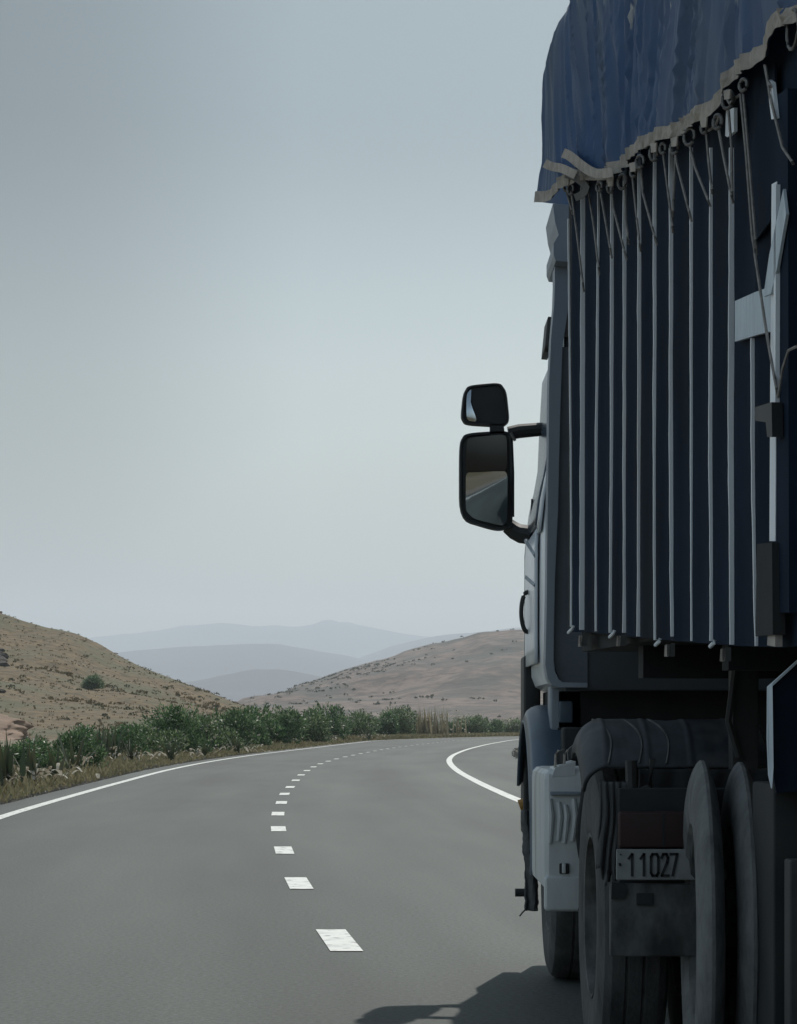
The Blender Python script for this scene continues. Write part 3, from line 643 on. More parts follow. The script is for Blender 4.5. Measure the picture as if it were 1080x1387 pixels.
for xx in (.675+.12, .99+.12, 2*CX-.795, 2*CX-1.11):
    wheel(TR, (xx, DY, .53), tyreprof(.53, .29, .24), rimp(.29, .24, 0, .10), name='drive_wheel')
# rear fender
def rearf(x0, x1, mir=False):
    def f(u, v):
        a = R(50+58*u); x = x0+(x1-x0)*v; e = min(1, v/.13); k = 1-math.sqrt(max(0, 1-(1-e)**2)); rr = .665-.11*k
        rr += .004*math.exp(-(((v*4.3+.06*math.sin(a*3)) % 1-.5)**2)/.004)+.006*fbm(v*4, a*1.5, 3)
        p = Vector((x, DY-rr*math.cos(a), .555+rr*math.sin(a)))
        return p if not mir else Vector((2*CX-p.x, p.y, p.z))
    return f
MB().grid(rearf(.632, 1.26), 48, 120).build('rear_fender', M['fender'], TR, thick=.012)
MB().grid(rearf(.632, 1.26, True), 48, 60).build('rear_fender', M['fender'], TR, thick=.012)
for i, px in enumerate((826, 868, 905)):             # thin pale straps over the fender crown
    x = (px-HX)*7.95/FP
    MB().tube([(x+.02*math.sin(k*.5), DY-.672*math.cos(R(a)), .555+.672*math.sin(R(a))) for k, a in enumerate(range(51, 107, 4))], .004, 5).build('fender_strap', M['grime'], TR)
# hanging rubber skirt with folds behind the outer wheel
def skirt(x0, x1, h0, h1, y, amp, fq, sd_, ragged=.0):
    def f(u, v):
        x = x0+(x1-x0)*u; k = 1-v
        hh = h0+ragged*fbm(u*5, sd_) if v < .5 else h1
        h = h1+(h0+ragged*fbm(u*6, sd_)-h1)*k
        return Vector((x+.012*math.sin(k*4+sd_)*k, y+amp*math.sin(u*fq+2*k*math.sin(sd_)+1.5*fbm(u*2, k*2, sd_))*(.3+k*.7), h))
    return f
MB().grid(skirt(.665, .79, .70, 1.02, 7.80, .012, 34, 1.3, .05), 60, 20).build('mud_flap', M['flap'], TR, thick=.006)
MB().grid(skirt(.80, 1.24, .86, 1.06, 7.86, .014, 30, 2.1, .06), 80, 14).build('mud_flap', M['under'], TR, thick=.006)
# tail: red lamp, plate, dirty steel below
MB().box(.72, 1.30, 7.74, 7.80, .50, 1.0, .01).build('tail_bracket', M['under'], TR)
lm = MB().box(.718, 1.10, 7.70, 7.738, .805, .925, .012).build('tail_lamp', M['redlamp'], TR)
MB().box(.86, .868, 7.697, 7.705, .81, .92).build('lens_divider', M['under'], lm)
PT, PB_ = CH-(1150-HY)*7.69/FP, CH-(1192-HY)*7.69/FP
pl = MB().box(.708, 1.14, 7.68, 7.695, PB_, PT, .006).build('number_plate', M['plate'], TR)
def text(body, px0, px1, pyb, pyt, Y, mt, name, parent):
    cu = bpy.data.curves.new(name, 'FONT'); cu.body = body; cu.size = 1; cu.extrude = .004; cu.offset = .0
    to = bpy.data.objects.new('tmp', cu); sc.collection.objects.link(to); bpy.context.view_layer.update()
    me = bpy.data.meshes.new_from_object(to.evaluated_get(bpy.context.evaluated_depsgraph_get())); bpy.data.objects.remove(to)
    xs = [v.co.x for v in me.vertices]; zs = [v.co.y for v in me.vertices]; a, c_ = P(px0, pyb, Y), P(px1, pyt, Y)
    b_ = MB(); o0 = [Vector((a.x+(v.co.x-min(xs))/(max(xs)-min(xs))*(c_.x-a.x), Y-.001*(1 if v.co.z > 0 else 0), a.z+(v.co.y-min(zs))/(max(zs)-min(zs))*(c_.z-a.z))) for v in me.vertices]
    b_.add(o0, [tuple(p.vertices) for p in me.polygons]); return b_.build(name, mt, parent, smooth=False)
ry = 7.676
# the five characters, drawn as condensed strokes
b = MB()
def stroke(pts, wd=.0085):
    P_ = [P(x, y_, ry) for x, y_ in pts]
    for p, q_ in zip(P_, P_[1:]):
        d = (q_-p).normalized(); s_ = Vector((-d.z, 0, d.x))*wd/2; e = d*wd*.35
        b.prism([p-e-s_, q_+e-s_, q_+e+s_, p-e+s_], (0, .003, 0))
T0, B0 = 1157, 1186
for x0 in (852, 868): stroke([(x0, T0+6), (x0+4.5, T0), (x0+4.5, B0)])
stroke([(882, T0+4), (884, T0), (890, T0), (892, T0+4), (892, B0-4), (890, B0), (884, B0), (882, B0-4), (882, T0+4)])
stroke([(896.5, T0+5), (898.5, T0), (903, T0), (905, T0+5), (904, T0+11), (896.5, B0), (906, B0)])
stroke([(908.5, T0), (917.5, T0), (911.5, B0)])
stroke([(839.5, 1170), (840.6, 1172)], .007); stroke([(840.5, 1157), (841.5, 1158)], .004)
b.build('plate_number', M['ink'], pl, smooth=False)
MB().box(.69, 1.02, 7.70, 7.738, .452, .690, .008).build('tail_plate', M['grime'], TR)
MB().prism([P(829, 1195, 7.685), P(846, 1196, 7.685), P(850, 1206, 7.685), P(846, 1217, 7.685), P(828, 1218, 7.685)], (0, .01, 0)).build('torn_hole', M['ink'], TR, smooth=False)  # dark slab stands in for the hole's shaded opening, nothing is cut
MB().box(.775, .83, 7.688, 7.70, .62, .66, .004).build('tail_bolt_plate', M['under'], TR)
MB().tube([P(855, 1030, 7.8), P(856, 1070, 7.8), P(852, 1095, 7.8)], .02, 8).build('air_line', M['strut'], TR)
MB().tube([P(884, 1028, 7.82), P(880, 1066, 7.82), P(845, 1082, 7.8)], .012, 8).build('air_line', M['strut'], TR)
# white side tank with pressed lid and pockets
TY = 9.55
b = MB().box(.588, 1.05, TY, 10.45, .53, 1.03, .045)
tk = b.build('side_tank', M['tank'], TR)
MB().prism([P(752, 1040, TY), P(780, 1031, TY), P(779, 1050, TY), P(748, 1052, TY)], (0, .3, 0)).build('tank_lid', M['tank'], tk, smooth=False)
for i in range(4):
    x = .612+.031*i+.004*(i % 2)
    MB().tube([(x, TY-.002, .91-.012*(i % 3)), (x+.006, TY-.006, .84), (x-.002*i, TY-.002, .73+.01*(i % 2))], [.009, .014, .009], 8).build('tank_groove', M['tank'], tk)
MB().box(.612, .735, TY-.02, TY, .925, .94, .004).build('tank_seam', M['cabgrey'], tk)
MB().box(.650, .690, TY-.010, TY+.01, .607, .65, .006).build('tank_recess', M['under'], tk)
MB().box(.660, .675, TY-.018, TY-.008, .61, .65, .004).build('tank_latch', M['tank'], tk)
MB().box(.590, .745, TY-.012, TY+.05, .455, .60, .02).build('tank_skirt', M['tank'], tk)
MB().grid(lambda u, v: Vector((.722+.013*math.sin(v*9)+.02*v*(1-v)+.06*u, TY-.035-.01*u, .46+.60*v)), 6, 40).build('tank_flap', M['black'], TR, thick=.006)
for px in (752, 764):
    MB().tube([P(px, 1044, 9.6), P(px+1, 1022, 9.6), P(px+5, 1016, 9.6)], .006, 6).build('tank_strap', M['clip'], TR)
MB().prism([P(753, 1020, 9.62), P(765, 1014, 9.62), P(766, 1034, 9.62), P(755, 1036, 9.62)], (0, .04, 0)).build('valve_block', M['grime'], TR, smooth=False)
MB().prism([P(769, 1016, 9.66), P(783, 1004, 9.66), P(783, 1022, 9.66), P(770, 1030, 9.66)], (0, .05, 0)).build('valve_block', M['grime'], TR, smooth=False)
# ragged rubber sheet and stub at the front wheel
MB().grid(lambda u, v: Vector((.574+.012*fbm(v*4, 2.2)+.004*fbm(v*16, u, 5)+.055*u+.02*(1-v), 11.0+.02*math.sin(u*6+v*3), .345+.47*v)), 8, 60).build('torn_mud_flap', M['flap'], TR, thick=.01)
MB().tube([P(712, 1232, 10.7), P(708, 1236, 11.0), P(704, 1241, 11.0)], .004, 5).build('torn_strip', M['rubber'], TR)
MB().tube([P(698, 1209, 11.3), P(716, 1209, 11.3)], .020, 10).build('hub_stub', M['strut'], TR)
MB().box(.50+.12, .70, 11.15, 11.25, .30, .95, .01).build('side_guard', M['black'], TR) if False else None

# ------------------------------------------------------------------ wing mirrors (parts of the tractor)
MYY = 11.85
def rounded(pts, n=5, k=.30):
    o = []; m = len(pts)
    for i in range(m):
        a, b_, c_ = (Vector((*pts[i-1], 0)), Vector((*pts[i], 0)), Vector((*pts[(i+1) % m], 0)))
        p, q_ = b_.lerp(a, k), b_.lerp(c_, k)
        for j in range(n+1):
            t = j/n; v = p*(1-t)**2+b_*2*t*(1-t)+q_*t*t; o.append((v.x, v.y))
    return o
def housing(pts, name, depth, parent, rim=5.5):
    out_ = rounded(pts); cx = sum(p[0] for p in out_)/len(out_); cy = sum(p[1] for p in out_)/len(out_)
    def ins(d, kx=1):                                 # shrink towards the centre by d photo pixels
        r_ = []
        for x, y_ in out_:
            l = math.hypot(x-cx, y_-cy); r_.append((cx+(x-cx)*(1-d/max(20, abs(l))), cy+(y_-cy)*(1-d/max(20, abs(l)))))
        return r_
    rows = [(ins(rim), MYY+.012), (ins(rim*.75), MYY), (ins(1.2), MYY), (out_, MYY+.02), (out_, MYY+.05), (ins(6), MYY+depth*.8), (ins(16), MYY+depth)]
    b_ = MB(); n = len(out_)
    for r_, yy in rows: b_.v += [Vector(((x-HX)*MYY/FP, yy, CH+(HY-y_)*MYY/FP)) for x, y_ in r_]
    for i in range(len(rows)-1):
        for k in range(n): b_.f.append((i*n+k, i*n+(k+1) % n, (i+1)*n+(k+1) % n, (i+1)*n+k))
    b_.f.append(tuple(range((len(rows)-1)*n, len(rows)*n))); b_.f.append(tuple(range(n))[::-1])
    return b_.build(name, M['black'], parent, ang=50), ins
mir, ins = housing([(622, 600), (630, 586), (690, 582), (695, 600), (695, 700), (694, 716), (672, 719), (622, 704)], 'mirror_housing', .12, TR)
def glass(pts, name, parent, tx, tz, Rr, mt):
    # convex sheet clipped to a rounded outline: rings from the centre outwards
    pts = rounded(pts, 4); X0 = [((x-HX)*MYY/FP, CH+(HY-y_)*MYY/FP) for x, y_ in pts]
    cx = sum(p[0] for p in X0)/len(X0); cz = sum(p[1] for p in X0)/len(X0); b_ = MB(); n = len(X0); K = 8
    ys_ = lambda x, z: MYY-.002+((x-cx)**2+(z-cz)**2)/(2*Rr)+tx*(x-cx)+tz*(z-cz)
    mn = max(ys_(x, z) for x, z in X0)-MYY+.003; ys0_ = ys_; ys_ = lambda x, z: ys0_(x, z)-mn
    b_.v.append(Vector((cx, ys_(cx, cz), cz)))
    for k in range(1, K+1):
        for x, z in X0: xx, zz = cx+(x-cx)*k/K, cz+(z-cz)*k/K; b_.v.append(Vector((xx, ys_(xx, zz), zz)))
    for j in range(n): b_.f.append((0, 1+j, 1+(j+1) % n))
    for k in range(K-1):
        for j in range(n): b_.f.append((1+k*n+j, 1+(k+1)*n+j, 1+(k+1)*n+(j+1) % n, 1+k*n+(j+1) % n))
    return b_.build(name, mt, parent, ang=180)
glass([(631, 641), (648, 641), (670, 640), (687, 640), (687, 680), (687, 706), (682, 713), (642, 703), (631, 692), (631, 665)], 'mirror_glass', mir, -.12, -.17, 1.1, mg)
dgm = bpy.data.materials.new('dark_mirror_glass'); dgm.use_nodes = True; q = dgm.node_tree.nodes['Principled BSDF']; q.inputs['Base Color'].default_value = (.012, .014, .016, 1); q.inputs['Roughness'].default_value = .12  # black reflection put into the pane's base colour
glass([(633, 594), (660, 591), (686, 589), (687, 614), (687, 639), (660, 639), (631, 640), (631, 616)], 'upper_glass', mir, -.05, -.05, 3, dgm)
up, _ = housing([(627, 534), (634, 521), (678, 517), (687, 530), (691, 570), (682, 578), (630, 575), (624, 565)], 'mirror_housing', .10, TR, 5)
glass([(632, 534), (639, 526), (637, 545), (647, 572), (632, 570)], 'mirror_glass', up, -.08, .05, .6, mg)  # glass cut to the bright slice of reflection, dark part is housing
MB().prism([P(664, 572, MYY), P(682, 572, MYY), P(684, 588, MYY), P(664, 590, MYY)], (0, .06, 0)).build('mirror_link', M['black'], TR, smooth=False)
MB().tube([P(689, 587, MYY+.04), P(704, 584, MYY+.04), P(738, 581, MYY+.02)], [.034, .036, .034], 10).build('mirror_arm', M['black'], TR)
MB().tube([P(688, 712, MYY+.05), P(697, 719, MYY+.05), P(706, 723, MYY+.04), P(722, 725, MYY+.02)], [.040, .046, .050, .050], 10).build('mirror_arm', M['black'], TR)
MB().tube([P(692, 586, MYY-.02), P(698, 597, MYY-.02)], .008, 6).build('mirror_bolt', M['ring'], TR)
MB().tube([P(692, 590, MYY), P(694, 640, MYY), P(694, 700, MYY)], .012, 6).build('mirror_arm_rod', M['black'], TR)
MB().tube([P(721, 676, 11.8), P(720, 700, 11.8), P(718, 722, 11.8)], .006, 6).build('aerial_stub', M['black'], TR)

# ------------------------------------------------------------------ semi-trailer
P0 = Vector((.6815, 9.4, 0)); dv = Vector((.122, -1, 0)).normalized(); nv_ = Vector((dv.y, -dv.x, 0))
def T(s, o, h): return P0+dv*s+nv_*o+Vector((0, 0, h))
def S(px, py, off=0.0):                              # photo point lying on the trailer's flank (plus offset)
    a, b_ = (px-HX)/FP, (HY-py)/FP
    t = (off+P0.dot(nv_))/(a*nv_.x+nv_.y); return Vector((a*t, t, CH+b_*t))
def s_of(p): return (p-P0).dot(dv)
TL = thing('semi_trailer', (2.0, 6.0, 0), 'dark blue high-sided trailer with a row of pale upright ribs, under a blue tarpaulin', 'trailer')
bot = [(s_of(S(x, y_)), S(x, y_).z) for x, y_ in ((772, 856), (800, 857), (850, 862), (900, 867), (950, 871), (1000, 875), (1060, 877))]
bot += [(4.0, bot[-1][1]), (13.0, bot[-1][1]-.02)]
ribs = [([773, 776, 777], 849, 3), ([795, 794, 793], 853, 6.5), ([814, 811, 811], 855, 3.8), ([832, 832, 830], 857, 4), ([850, 850, 850], 857, 5), ([870, 870, 869], 862, 5), ([891, 891, 892], 867, 5),
        ([914, 914, 916], 862, 6), ([940, 940, 941], 868, 4), ([968, 967, 969], 868, 5.5), ([998, 996, 999], 873, 8), ([1026, 1026, 1031], 875, 7)]
rs_ = [s_of(S(r_[0][1], 600)) for r_ in ribs]
def panel(u, v):
    s = 12.8*u**1.25; h0 = lin(bot, s); h = h0+(4.0-h0)*v
    d = min(abs(s-q_) for q_ in rs_); w_ = -.010+.012*math.exp(-(d/.05)**2)+.004*fbm(s*2.3, h*.9, 1)
    return T(s, w_, h)
b = MB().grid(panel, 340, 40); b.build('side_sheet', M['panel'], TL, ang=180)
for (xs, ye, wd), s0 in zip(ribs, rs_):
    b = MB(); r_ = random.Random(xs[0]); n = 36; vs = []
    ph = r_.uniform(0, 9); y_top = 200 if xs[0] != 1026 else 458
    if xs[0] == 773: y_top = 296
    for i in range(n+1):
        py = y_top+(ye-y_top)*i/n
        x = lin([(300, xs[0]), (600, xs[1]), (855, xs[2])], py)+.7*fbm(py*.006, ph)+.2*fbm(py*.04, ph)
        p = S(x-wd*.5, py); s = s_of(p); Z = p.y; dpt = .74*wd/FP*Z*(1+.15*fbm(py*.02, ph+5))
        vs.append([T(s, -.012, p.z), T(s, dpt*.96, p.z), T(s-.004, dpt, p.z), T(s-.010, dpt*.9, p.z), T(s-.016, -.012, p.z)])
    for q_ in vs: b.v += q_
    for i in range(n):
        for k in range(4): b.f.append((i*5+k, i*5+k+1, (i+1)*5+k+1, (i+1)*5+k))
    b.f.append((0, 1, 2, 3, 4)); b.f.append(tuple(n*5+k for k in (4, 3, 2, 1, 0)))
    b.build('side_rib', M['rib'], TL, ang=25)
# foot hooks of ribs
for x, y_ in ((775, 853), (831, 859), (893, 870), (967, 872)):
    MB().tube([S(x+1.5, y_-5, .012), S(x, y_-1, .015), S(x-5, y_+4, .02)], .0065, 6).build('rib_hook', M['rib'], TL)
for x, y_, wd, hh in ((787, 868, 4, 15), (839, 868, 4, 14), (905, 881, 5, 16), (981, 887, 5, 17)):
    c1_, c2_ = S(x-wd/2, y_-hh/2, .0), S(x+wd/2, y_+hh/2, .0); cl = MB()
    cl.prism([S(x-wd/2+1, y_-hh/2), S(x+wd/2, y_-hh/2), S(x+wd/2-1, y_+hh/2), S(x-wd/2, y_+hh/2)], dv*-.03)
    k_ = cl.build('lashing_clip', M['clip'], TL, smooth=False)
    MB().prism([S(x+wd/2, y_-hh/2-1), S(x+wd/2+7, y_-hh/2-2), S(x+wd/2+7, y_+hh/2), S(x+wd/2, y_+hh/2-1)], dv*-.04).build('clip_strap', M['under'], k_, smooth=False)
# body behind the sheet, deck, chassis
b = MB()
def TB(s0, s1, o0, o1, h0, h1, b_=None):
    b_ = b_ or MB(); v = [T(s, o, h) for s in (s0, s1) for o in (o0, o1) for h in (h0, h1)]
    return b_.add(v, [(0, 1, 3, 2), (4, 6, 7, 5), (0, 4, 5, 1), (2, 3, 7, 6), (0, 2, 6, 4), (1, 5, 7, 3)])
TB(.0, 12.8, -2.5, -.03, 1.62, 4.0).build('load_box', M['panel'], TL, smooth=False)
TB(.02, 12.8, -2.46, -.045, 1.50, 1.615).build('deck', M['under'], TL, smooth=False)
for o in (-.95, -1.75): TB(.3, 12.6, o-.1, o, 1.17, 1.498).build('chassis_beam', M['under'], TL, smooth=False)
TB(-.02, .05, -2.52, -.0, 1.60, 4.02).build('front_frame', M['under'], TL, smooth=False)
for s in (.7, 1.9, 3.1): TB(s, s+.08, -2.4, -.12, 1.38, 1.498).build('cross_bearer', M['under'], TL, smooth=False)
# pale rail board, post, brace, brackets
def SP(pts, off, dep): return MB().prism([S(x, y_, off) for x, y_ in pts], nv_*dep)
SP([(1001, 408), (1028, 396), (1058, 385), (1058, 447), (1030, 454), (1001, 463)], .003, .012).build('rail_board', M['band'], TL, smooth=False)
SP([(1055, 250), (1062, 246), (1061, 540), (1060, 733), (1052, 733), (1053, 545)], .012, .020).build('corner_post', M['rib'], TL, smooth=False)
SP([(1063, 250), (1066, 250), (1065, 560), (1062.5, 560)], .012, .03).build('post_edge', M['rib'], TL, smooth=False)
SP([(1065, 256), (1069, 290), (1056, 366), (1048, 398), (1038, 402), (1046, 345)], .034, .008).build('brace', M['band'], TL, smooth=False)
SP([(1037, 552), (1060, 545), (1061, 592), (1054, 592), (1052, 572), (1037, 570)], .034, .03).build('latch', M['black'], TL, smooth=False)
SP([(1036.5, 553), (1037.8, 553), (1037.8, 567), (1036.5, 567)], .036, .02).build('latch_edge', M['clip'], TL, smooth=False)
SP([(1042, 737), (1063, 735), (1064, 860), (1040, 862)], .014, .035).build('post_sleeve', M['under'], TL, smooth=False)
SP([(1050, 853), (1060, 851), (1060, 876), (1049, 874)], .02, .02).build('post_foot', M['clip'], TL, smooth=False)
SP([(1066, 130), (1082, 120), (1084, 830), (1064, 830)], .0, .03).build('rear_post', M['panel'], TL, smooth=False)
SP([(1035, 110), (1052, 86), (1056, 240), (1046, 300), (1024, 330), (1018, 240)], .004, .006).build('torn_curtain', M['panel'], TL, smooth=False)
SP([(988, 150), (999, 146), (999, 178), (990, 186), (987, 184)], .02, .01).build('pale_tag', M['rib'], TL, smooth=False)
SP([(1046, 108), (1051, 112), (1056, 160), (1050, 162), (1046, 130)], .03, .01).build('pale_tag', M['rib'], TL, smooth=False)
# landing leg, toolbox, dual wheels with slim sidewalls
MB().box(1.115, 1.205, 7.9, 7.99, .62, 1.52, .008).build('landing_leg', M['strut'], TL)
MB().tube([(1.125, 7.88, 1.42), (1.10, 7.88, 1.22), (1.135, 7.88, 1.10)], .012, 6).build('leg_handle', M['strut'], TL)
tb = MB().prism([P(1046, 925, 6.5), P(1082, 893, 6.5), P(1160, 893, 6.5), P(1160, 1066, 6.5), P(1052, 1074, 6.5), P(1046, 1040, 6.5)], (-.0, .01, 0))
tb.v = tb.v[:6]+[v+Vector((.03, .22, 0)) for v in tb.v[:6]]; tbx = tb.build('toolbox', M['panel'], TL, smooth=False)
MB().prism([P(1040.5, 930, 6.5), P(1046.5, 925, 6.48), P(1048, 1040, 6.48), P(1046, 1068, 6.48), P(1042, 1050, 6.5), P(1040, 1000, 6.5)], (.0, .02, 0)).build('toolbox_edge', M['band'], tbx, smooth=False)
MB().prism([P(1046.5, 925, 6.48), P(1082, 893, 6.48), P(1082, 897, 6.48), P(1047, 929, 6.48)], (0, .02, 0)).build('toolbox_edge', M['band'], tbx, smooth=False)
MB().box((1048-HX)*6.6/FP, 1.3, 6.6, 7.0, .15, 1.04, .01).build('guard_panel', M['under'], TL)
MB().box((1066-HX)*6.45/FP, 1.3, 6.4, 6.5, .1, .84, .01).build('guard_flap', M['strut'], TL)
slim = [(.33, -.018), (.345, -.034), (.40, -.042), (.455, -.040), (.485, -.034), (.515, -.024), (.535, -.013), (.543, -.005), (.543, .005), (.535, .013), (.515, .024), (.485, .034), (.455, .040), (.40, .042), (.345, .034), (.33, .018), (.33, -.018)]
slrim = [(.05, .02), (.16, .02), (.18, .012), (.29, .018), (.31, -.018), (.332, -.022), (.332, .02)]
for xx, yy, hh in ((.952, 7.42, .553), (1.070, 7.40, .548)):
    wheel(TL, (xx, yy, hh), slim, slrim, yaw=-3.5, name='slim_wheel', tmat=M['slimrubber'])
MB().tube([(.98, 7.42, .55), (3.0, 7.42, .55)], .06, 10).build('axle', M['under'], TL)
for s in (2.05,): MB().box(1.45, 1.55, 7.3, 7.5, .55, 1.3, .01).build('axle_hanger', M['under'], TL)

# ------------------------------------------------------------------ tarpaulin
TP = thing('tarpaulin', (2.0, 6.0, 4.0), 'loose blue tarpaulin with a beige hem roped down over the trailer top', 'tarpaulin')
hemp = [(726, 272, .11), (735, 273, .10), (746, 272, .085), (756, 260, .07), (770, 251, .065), (784, 243, .06), (800, 243, .055), (816, 243, .05), (834, 239, .05), (851, 225, .05), (869, 204, .05), (890, 192, .05), (905, 188, .05), (918, 185, .05), (936, 175, .05), (953, 165, .05),
        (971, 155, .05), (977, 145, .05), (981, 134, .05), (986, 118, .05), (992, 106, .05), (1004, 101, .05), (1017, 98, .05), (1030, 87, .05), (1038, 76, .05), (1046, 58, .05), (1055, 37, .05), (1066, 34, .05), (1080, 32, .05)]
hem = []
for x, y_, o in hemp:
    p = S(x, y_, o); hem.append((s_of(p), p.z, o))
hem.sort()
hem += [(3.6, hem[-1][1]+.02, .05), (5, 3.75, .05), (7, 3.7, .05), (9, 3.8, .05), (12.9, 3.72, .05)]
smin = hem[0][0]
hz_ = [(a, b_) for a, b_, c_ in hem]; ho_ = [(a, c_) for a, b_, c_ in hem]
def fold(s, h, k):
    ph = 1.2*fbm(s*1.3, h*.5, 4)
    q = s+.30*(h-3.6)*math.sin(s*2.3)+.10*(h-3.6)*math.sin(s*1.7+1)+.12*fbm(s*.9, h*.4, 6)
    a = .017*math.sin(q*13+ph*2.5)+.005*math.sin(q*37+ph*3)*(.5+fbm(s*2, h*.6, 12))
    a += .030*(1-abs(fbm(q*5.5, h*.30, 8))*2.2)**3*.9+.018*(1-abs(fbm(q*13, h*.5, 18))*2.5)*.5
    return a
def tarp_pt(s, t):
    """t: 0 at the hem, .62 at the shoulder, 1 at the crown"""
    hh = .5*lin(hz_, s)+.25*lin(hz_, s-.04)+.25*lin(hz_, s+.04); ob = lin(ho_, s)
    front = max(0, min(1, (.9-s)/1.0))               # 1 at the front overhang
    if t < .62:
        v = t/.62; sh = 4.16-.35*front; h = hh+(sh-hh)*v; e = max(0, 1-v*3.2)
        o = ob*e+(.045*(1-front)+.08*front)*(1-e)
    else:
        v = (t-.62)/.38; a = v*math.pi/2; sh = 4.16-.35*front; h = sh+(4.5+.05*math.sin(s*1.4)-sh)*math.sin(a)**.9; o = .045*(1-front)+.08*front-1.30*(1-math.cos(a))**.8
    f = fold(s, h, t)*(1 if t < .62 else max(.15, 1-(t-.62)*3)); f *= (.55+.45*min(1, abs(h-hh)/.15+.35))*(1-.6*front)
    return s, o+f, h
def tarpf(u, v):
    s = smin+(12.9-smin)*u**1.9
    s_, o, h = tarp_pt(s, v); p = T(s_, o, h)
    return p
b = MB().grid(tarpf, 620, 64)
b.grid(lambda u, v: T(smin+(12.9-smin)*u**1.9, -2.55-(tarp_pt(smin+(12.9-smin)*u**1.9, v)[1]), tarp_pt(smin+(12.9-smin)*u**1.9, v)[2]), 160, 24)
# front overhang wraps round towards the far side
def wrapf(u, v):
    s_, o, h = tarp_pt(smin, v); oo = o+(-1.28-o)*u if v < 2 else o
    return T(smin-.05*math.sin(math.pi*min(1, u*3))-.02*math.sin(u*40), o+( -2.5-2*o)*u, h-.0)
b.grid(wrapf, 40, 40)
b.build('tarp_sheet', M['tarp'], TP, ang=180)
def hemf(u, v):
    s = smin-.0+(12.9-smin)*u**1.9; s_, o, h = tarp_pt(s, 0); hh = .043*(1+.18*fbm(s*6, 2))
    s2, o2, h2 = tarp_pt(s, .0)
    k = v*hh; _, oo, _h = tarp_pt(s, min(.2, .62*k/max(.3, 4.16-h)))
    return T(s, oo+.006+.002*math.sin(s*90), h-.004+k)
MB().grid(hemf, 620, 2).build('hem', M['hem'], TP, smooth=False, thick=.002)
# turned-up corner flap with a second strip of hem
def strip2(pts, wd, name, off, m_):
    b_ = MB(); vs = []
    for i, (x, y_) in enumerate(pts):
        a = Vector(pts[max(i-1, 0)]); c_ = Vector(pts[min(i+1, len(pts)-1)]); d = (c_-a).normalized(); n_ = Vector((-d.y, d.x))*wd/2
        b_.v += [S(x+n_.x, y_+n_.y, off+.002*math.sin(i*1.7)), S(x-n_.x, y_-n_.y, off+.002*math.sin(i*1.7+1))]
        if i: b_.f.append((2*i-2, 2*i-1, 2*i+1, 2*i))
    return b_.build(name, m_, TP, thick=.0015, smooth=False)
strip2([(763, 207), (770, 210), (777, 215), (784, 221), (792, 227), (800, 232), (808, 235), (818, 235), (830, 233)], 13, 'hem_fold', .115, M['hem'])
strip2([(738, 221), (744, 224), (750, 226), (757, 227), (764, 229), (772, 233), (780, 237)], 12, 'hem_fold', .13, M['hem'])
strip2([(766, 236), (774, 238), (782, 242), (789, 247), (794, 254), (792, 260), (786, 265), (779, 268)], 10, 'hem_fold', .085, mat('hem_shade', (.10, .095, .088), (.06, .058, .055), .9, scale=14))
# rings along the hem and ropes
rings_ = [(767, 250), (773, 253), (793, 252), (812, 250), (827, 250), (843, 243), (858, 230), (867, 216), (886, 204), (898, 198), (914, 196), (934, 182), (954, 170), (972, 162), (986, 132), (1007, 112)]
for i, (x, y_) in enumerate(rings_):
    c = S(x, y_+3, .065); rr = .014+.004*((i*7) % 3)
    tilt = .4+.5*((i*5) % 4)/4
    pts = [c+(dv*-math.cos(a)*rr*1.3*tilt)+nv_*(math.cos(a)*rr*.5)+Vector((0, 0, math.sin(a)*rr*1.15)) for a in [2*math.pi*k/14 for k in range(14)]]
    MB().tube(pts, .0055, 6, closed=True).build('eyelet_ring', M['ring'], TP)
    if i % 2 == 0: MB().prism([S(x-4, y_-9, .07), S(x+5, y_-11, .07), S(x+4, y_+2, .07), S(x-3, y_+3, .07)], nv_*.004).build('ring_tab', M['hem'], TP, smooth=False)
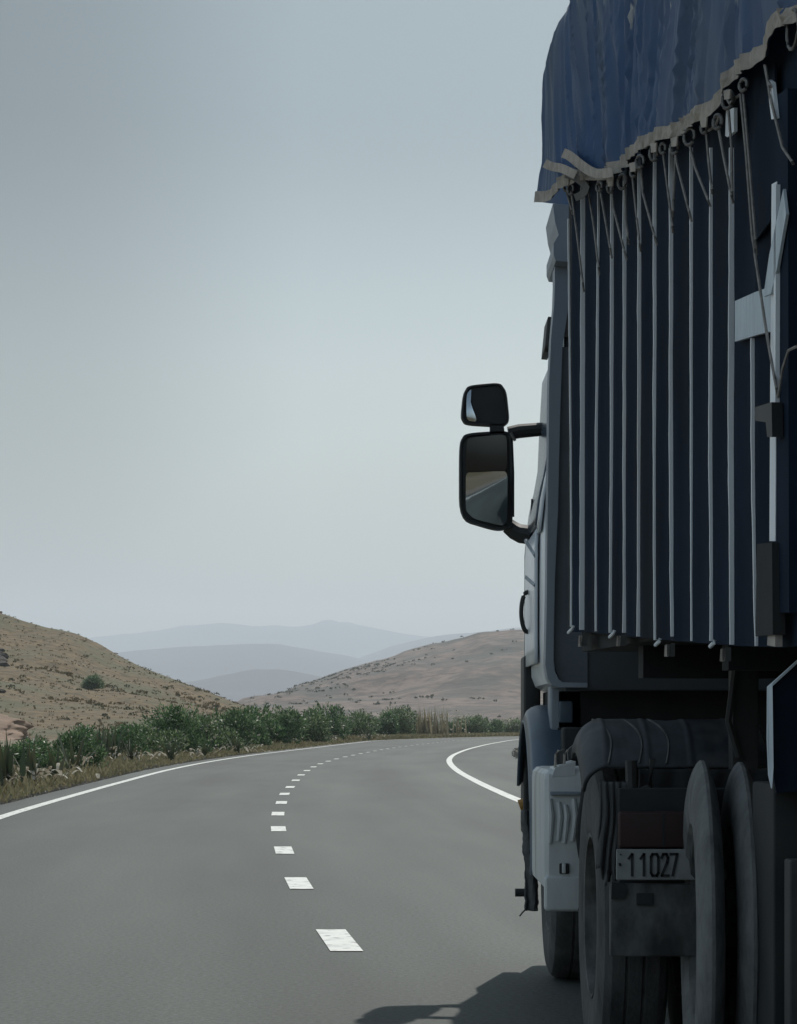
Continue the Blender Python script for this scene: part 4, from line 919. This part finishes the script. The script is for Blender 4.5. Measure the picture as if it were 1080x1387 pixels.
ropes = [[(774, 259), (782, 320), (791, 395)], [(766, 255), (776, 290)], [(797, 257), (805, 310), (812, 372)], [(812, 252), (815, 268), (829, 350)], [(829, 258), (831, 282), (849, 352)], [(846, 245), (848, 300), (852, 330)], [(857, 242), (862, 290), (868, 340)],
         [(868, 226), (871, 262), (890, 332)], [(898, 205), (905, 260), (912, 315)], [(915, 207), (917, 222), (937, 300)], [(915, 207), (911, 300)], [(934, 195), (942, 228), (963, 280)], [(957, 182), (960, 220), (965, 262)], [(973, 172), (980, 210), (993, 275)],
         [(987, 150), (991, 200), (992, 270)], [(1003, 128), (1010, 200), (1019, 320), (1040, 460), (1054, 538)], [(1007, 128), (1015, 220), (1025, 345)], [(1037, 90), (1043, 130), (1060, 200), (1075, 222)], [(1054, 538), (1060, 500), (1068, 475), (1082, 468)],
         [(974, 158), (970, 170), (960, 177)], [(985, 134), (988, 140), (1005, 126)], [(1036, 88), (1040, 110), (1045, 118)]]
for i, pts in enumerate(ropes):
    path = []
    for a, c_ in zip(pts, pts[1:]):
        for k in range(6): path.append(S(a[0]+(c_[0]-a[0])*k/6, a[1]+(c_[1]-a[1])*k/6, .045))
    path.append(S(*pts[-1], .035)); MB().tube(path, .0042, 5).build('rope', M['rope'], TP)
MB().tube([S(1074, 40, .06)+Vector((0, 0, .05*math.sin(a)))+dv*(-.05*math.cos(a)) for a in [k*.4 for k in range(16)]], .005, 6, closed=True).build('eyelet_ring', M['ring'], TP)

# ------------------------------------------------------------------ haze
hz = MB().box(-6600, 6600, -2600, 15100, -6, 760)
hm = bpy.data.materials.new('haze'); hm.use_nodes = True; n = hm.node_tree; n.nodes.clear()
ho = n.nodes.new('ShaderNodeOutputMaterial'); vp = n.nodes.new('ShaderNodeVolumePrincipled')
vp.inputs['Color'].default_value = (.85, .925, 1, 1); vp.inputs['Density'].default_value = .00012; vp.inputs['Anisotropy'].default_value = 0.2
n.links.new(vp.outputs[0], ho.inputs['Volume'])
tag(hz.build('haze', hm, smooth=False), 'pale haze over the far hills', 'haze', kind='stuff')
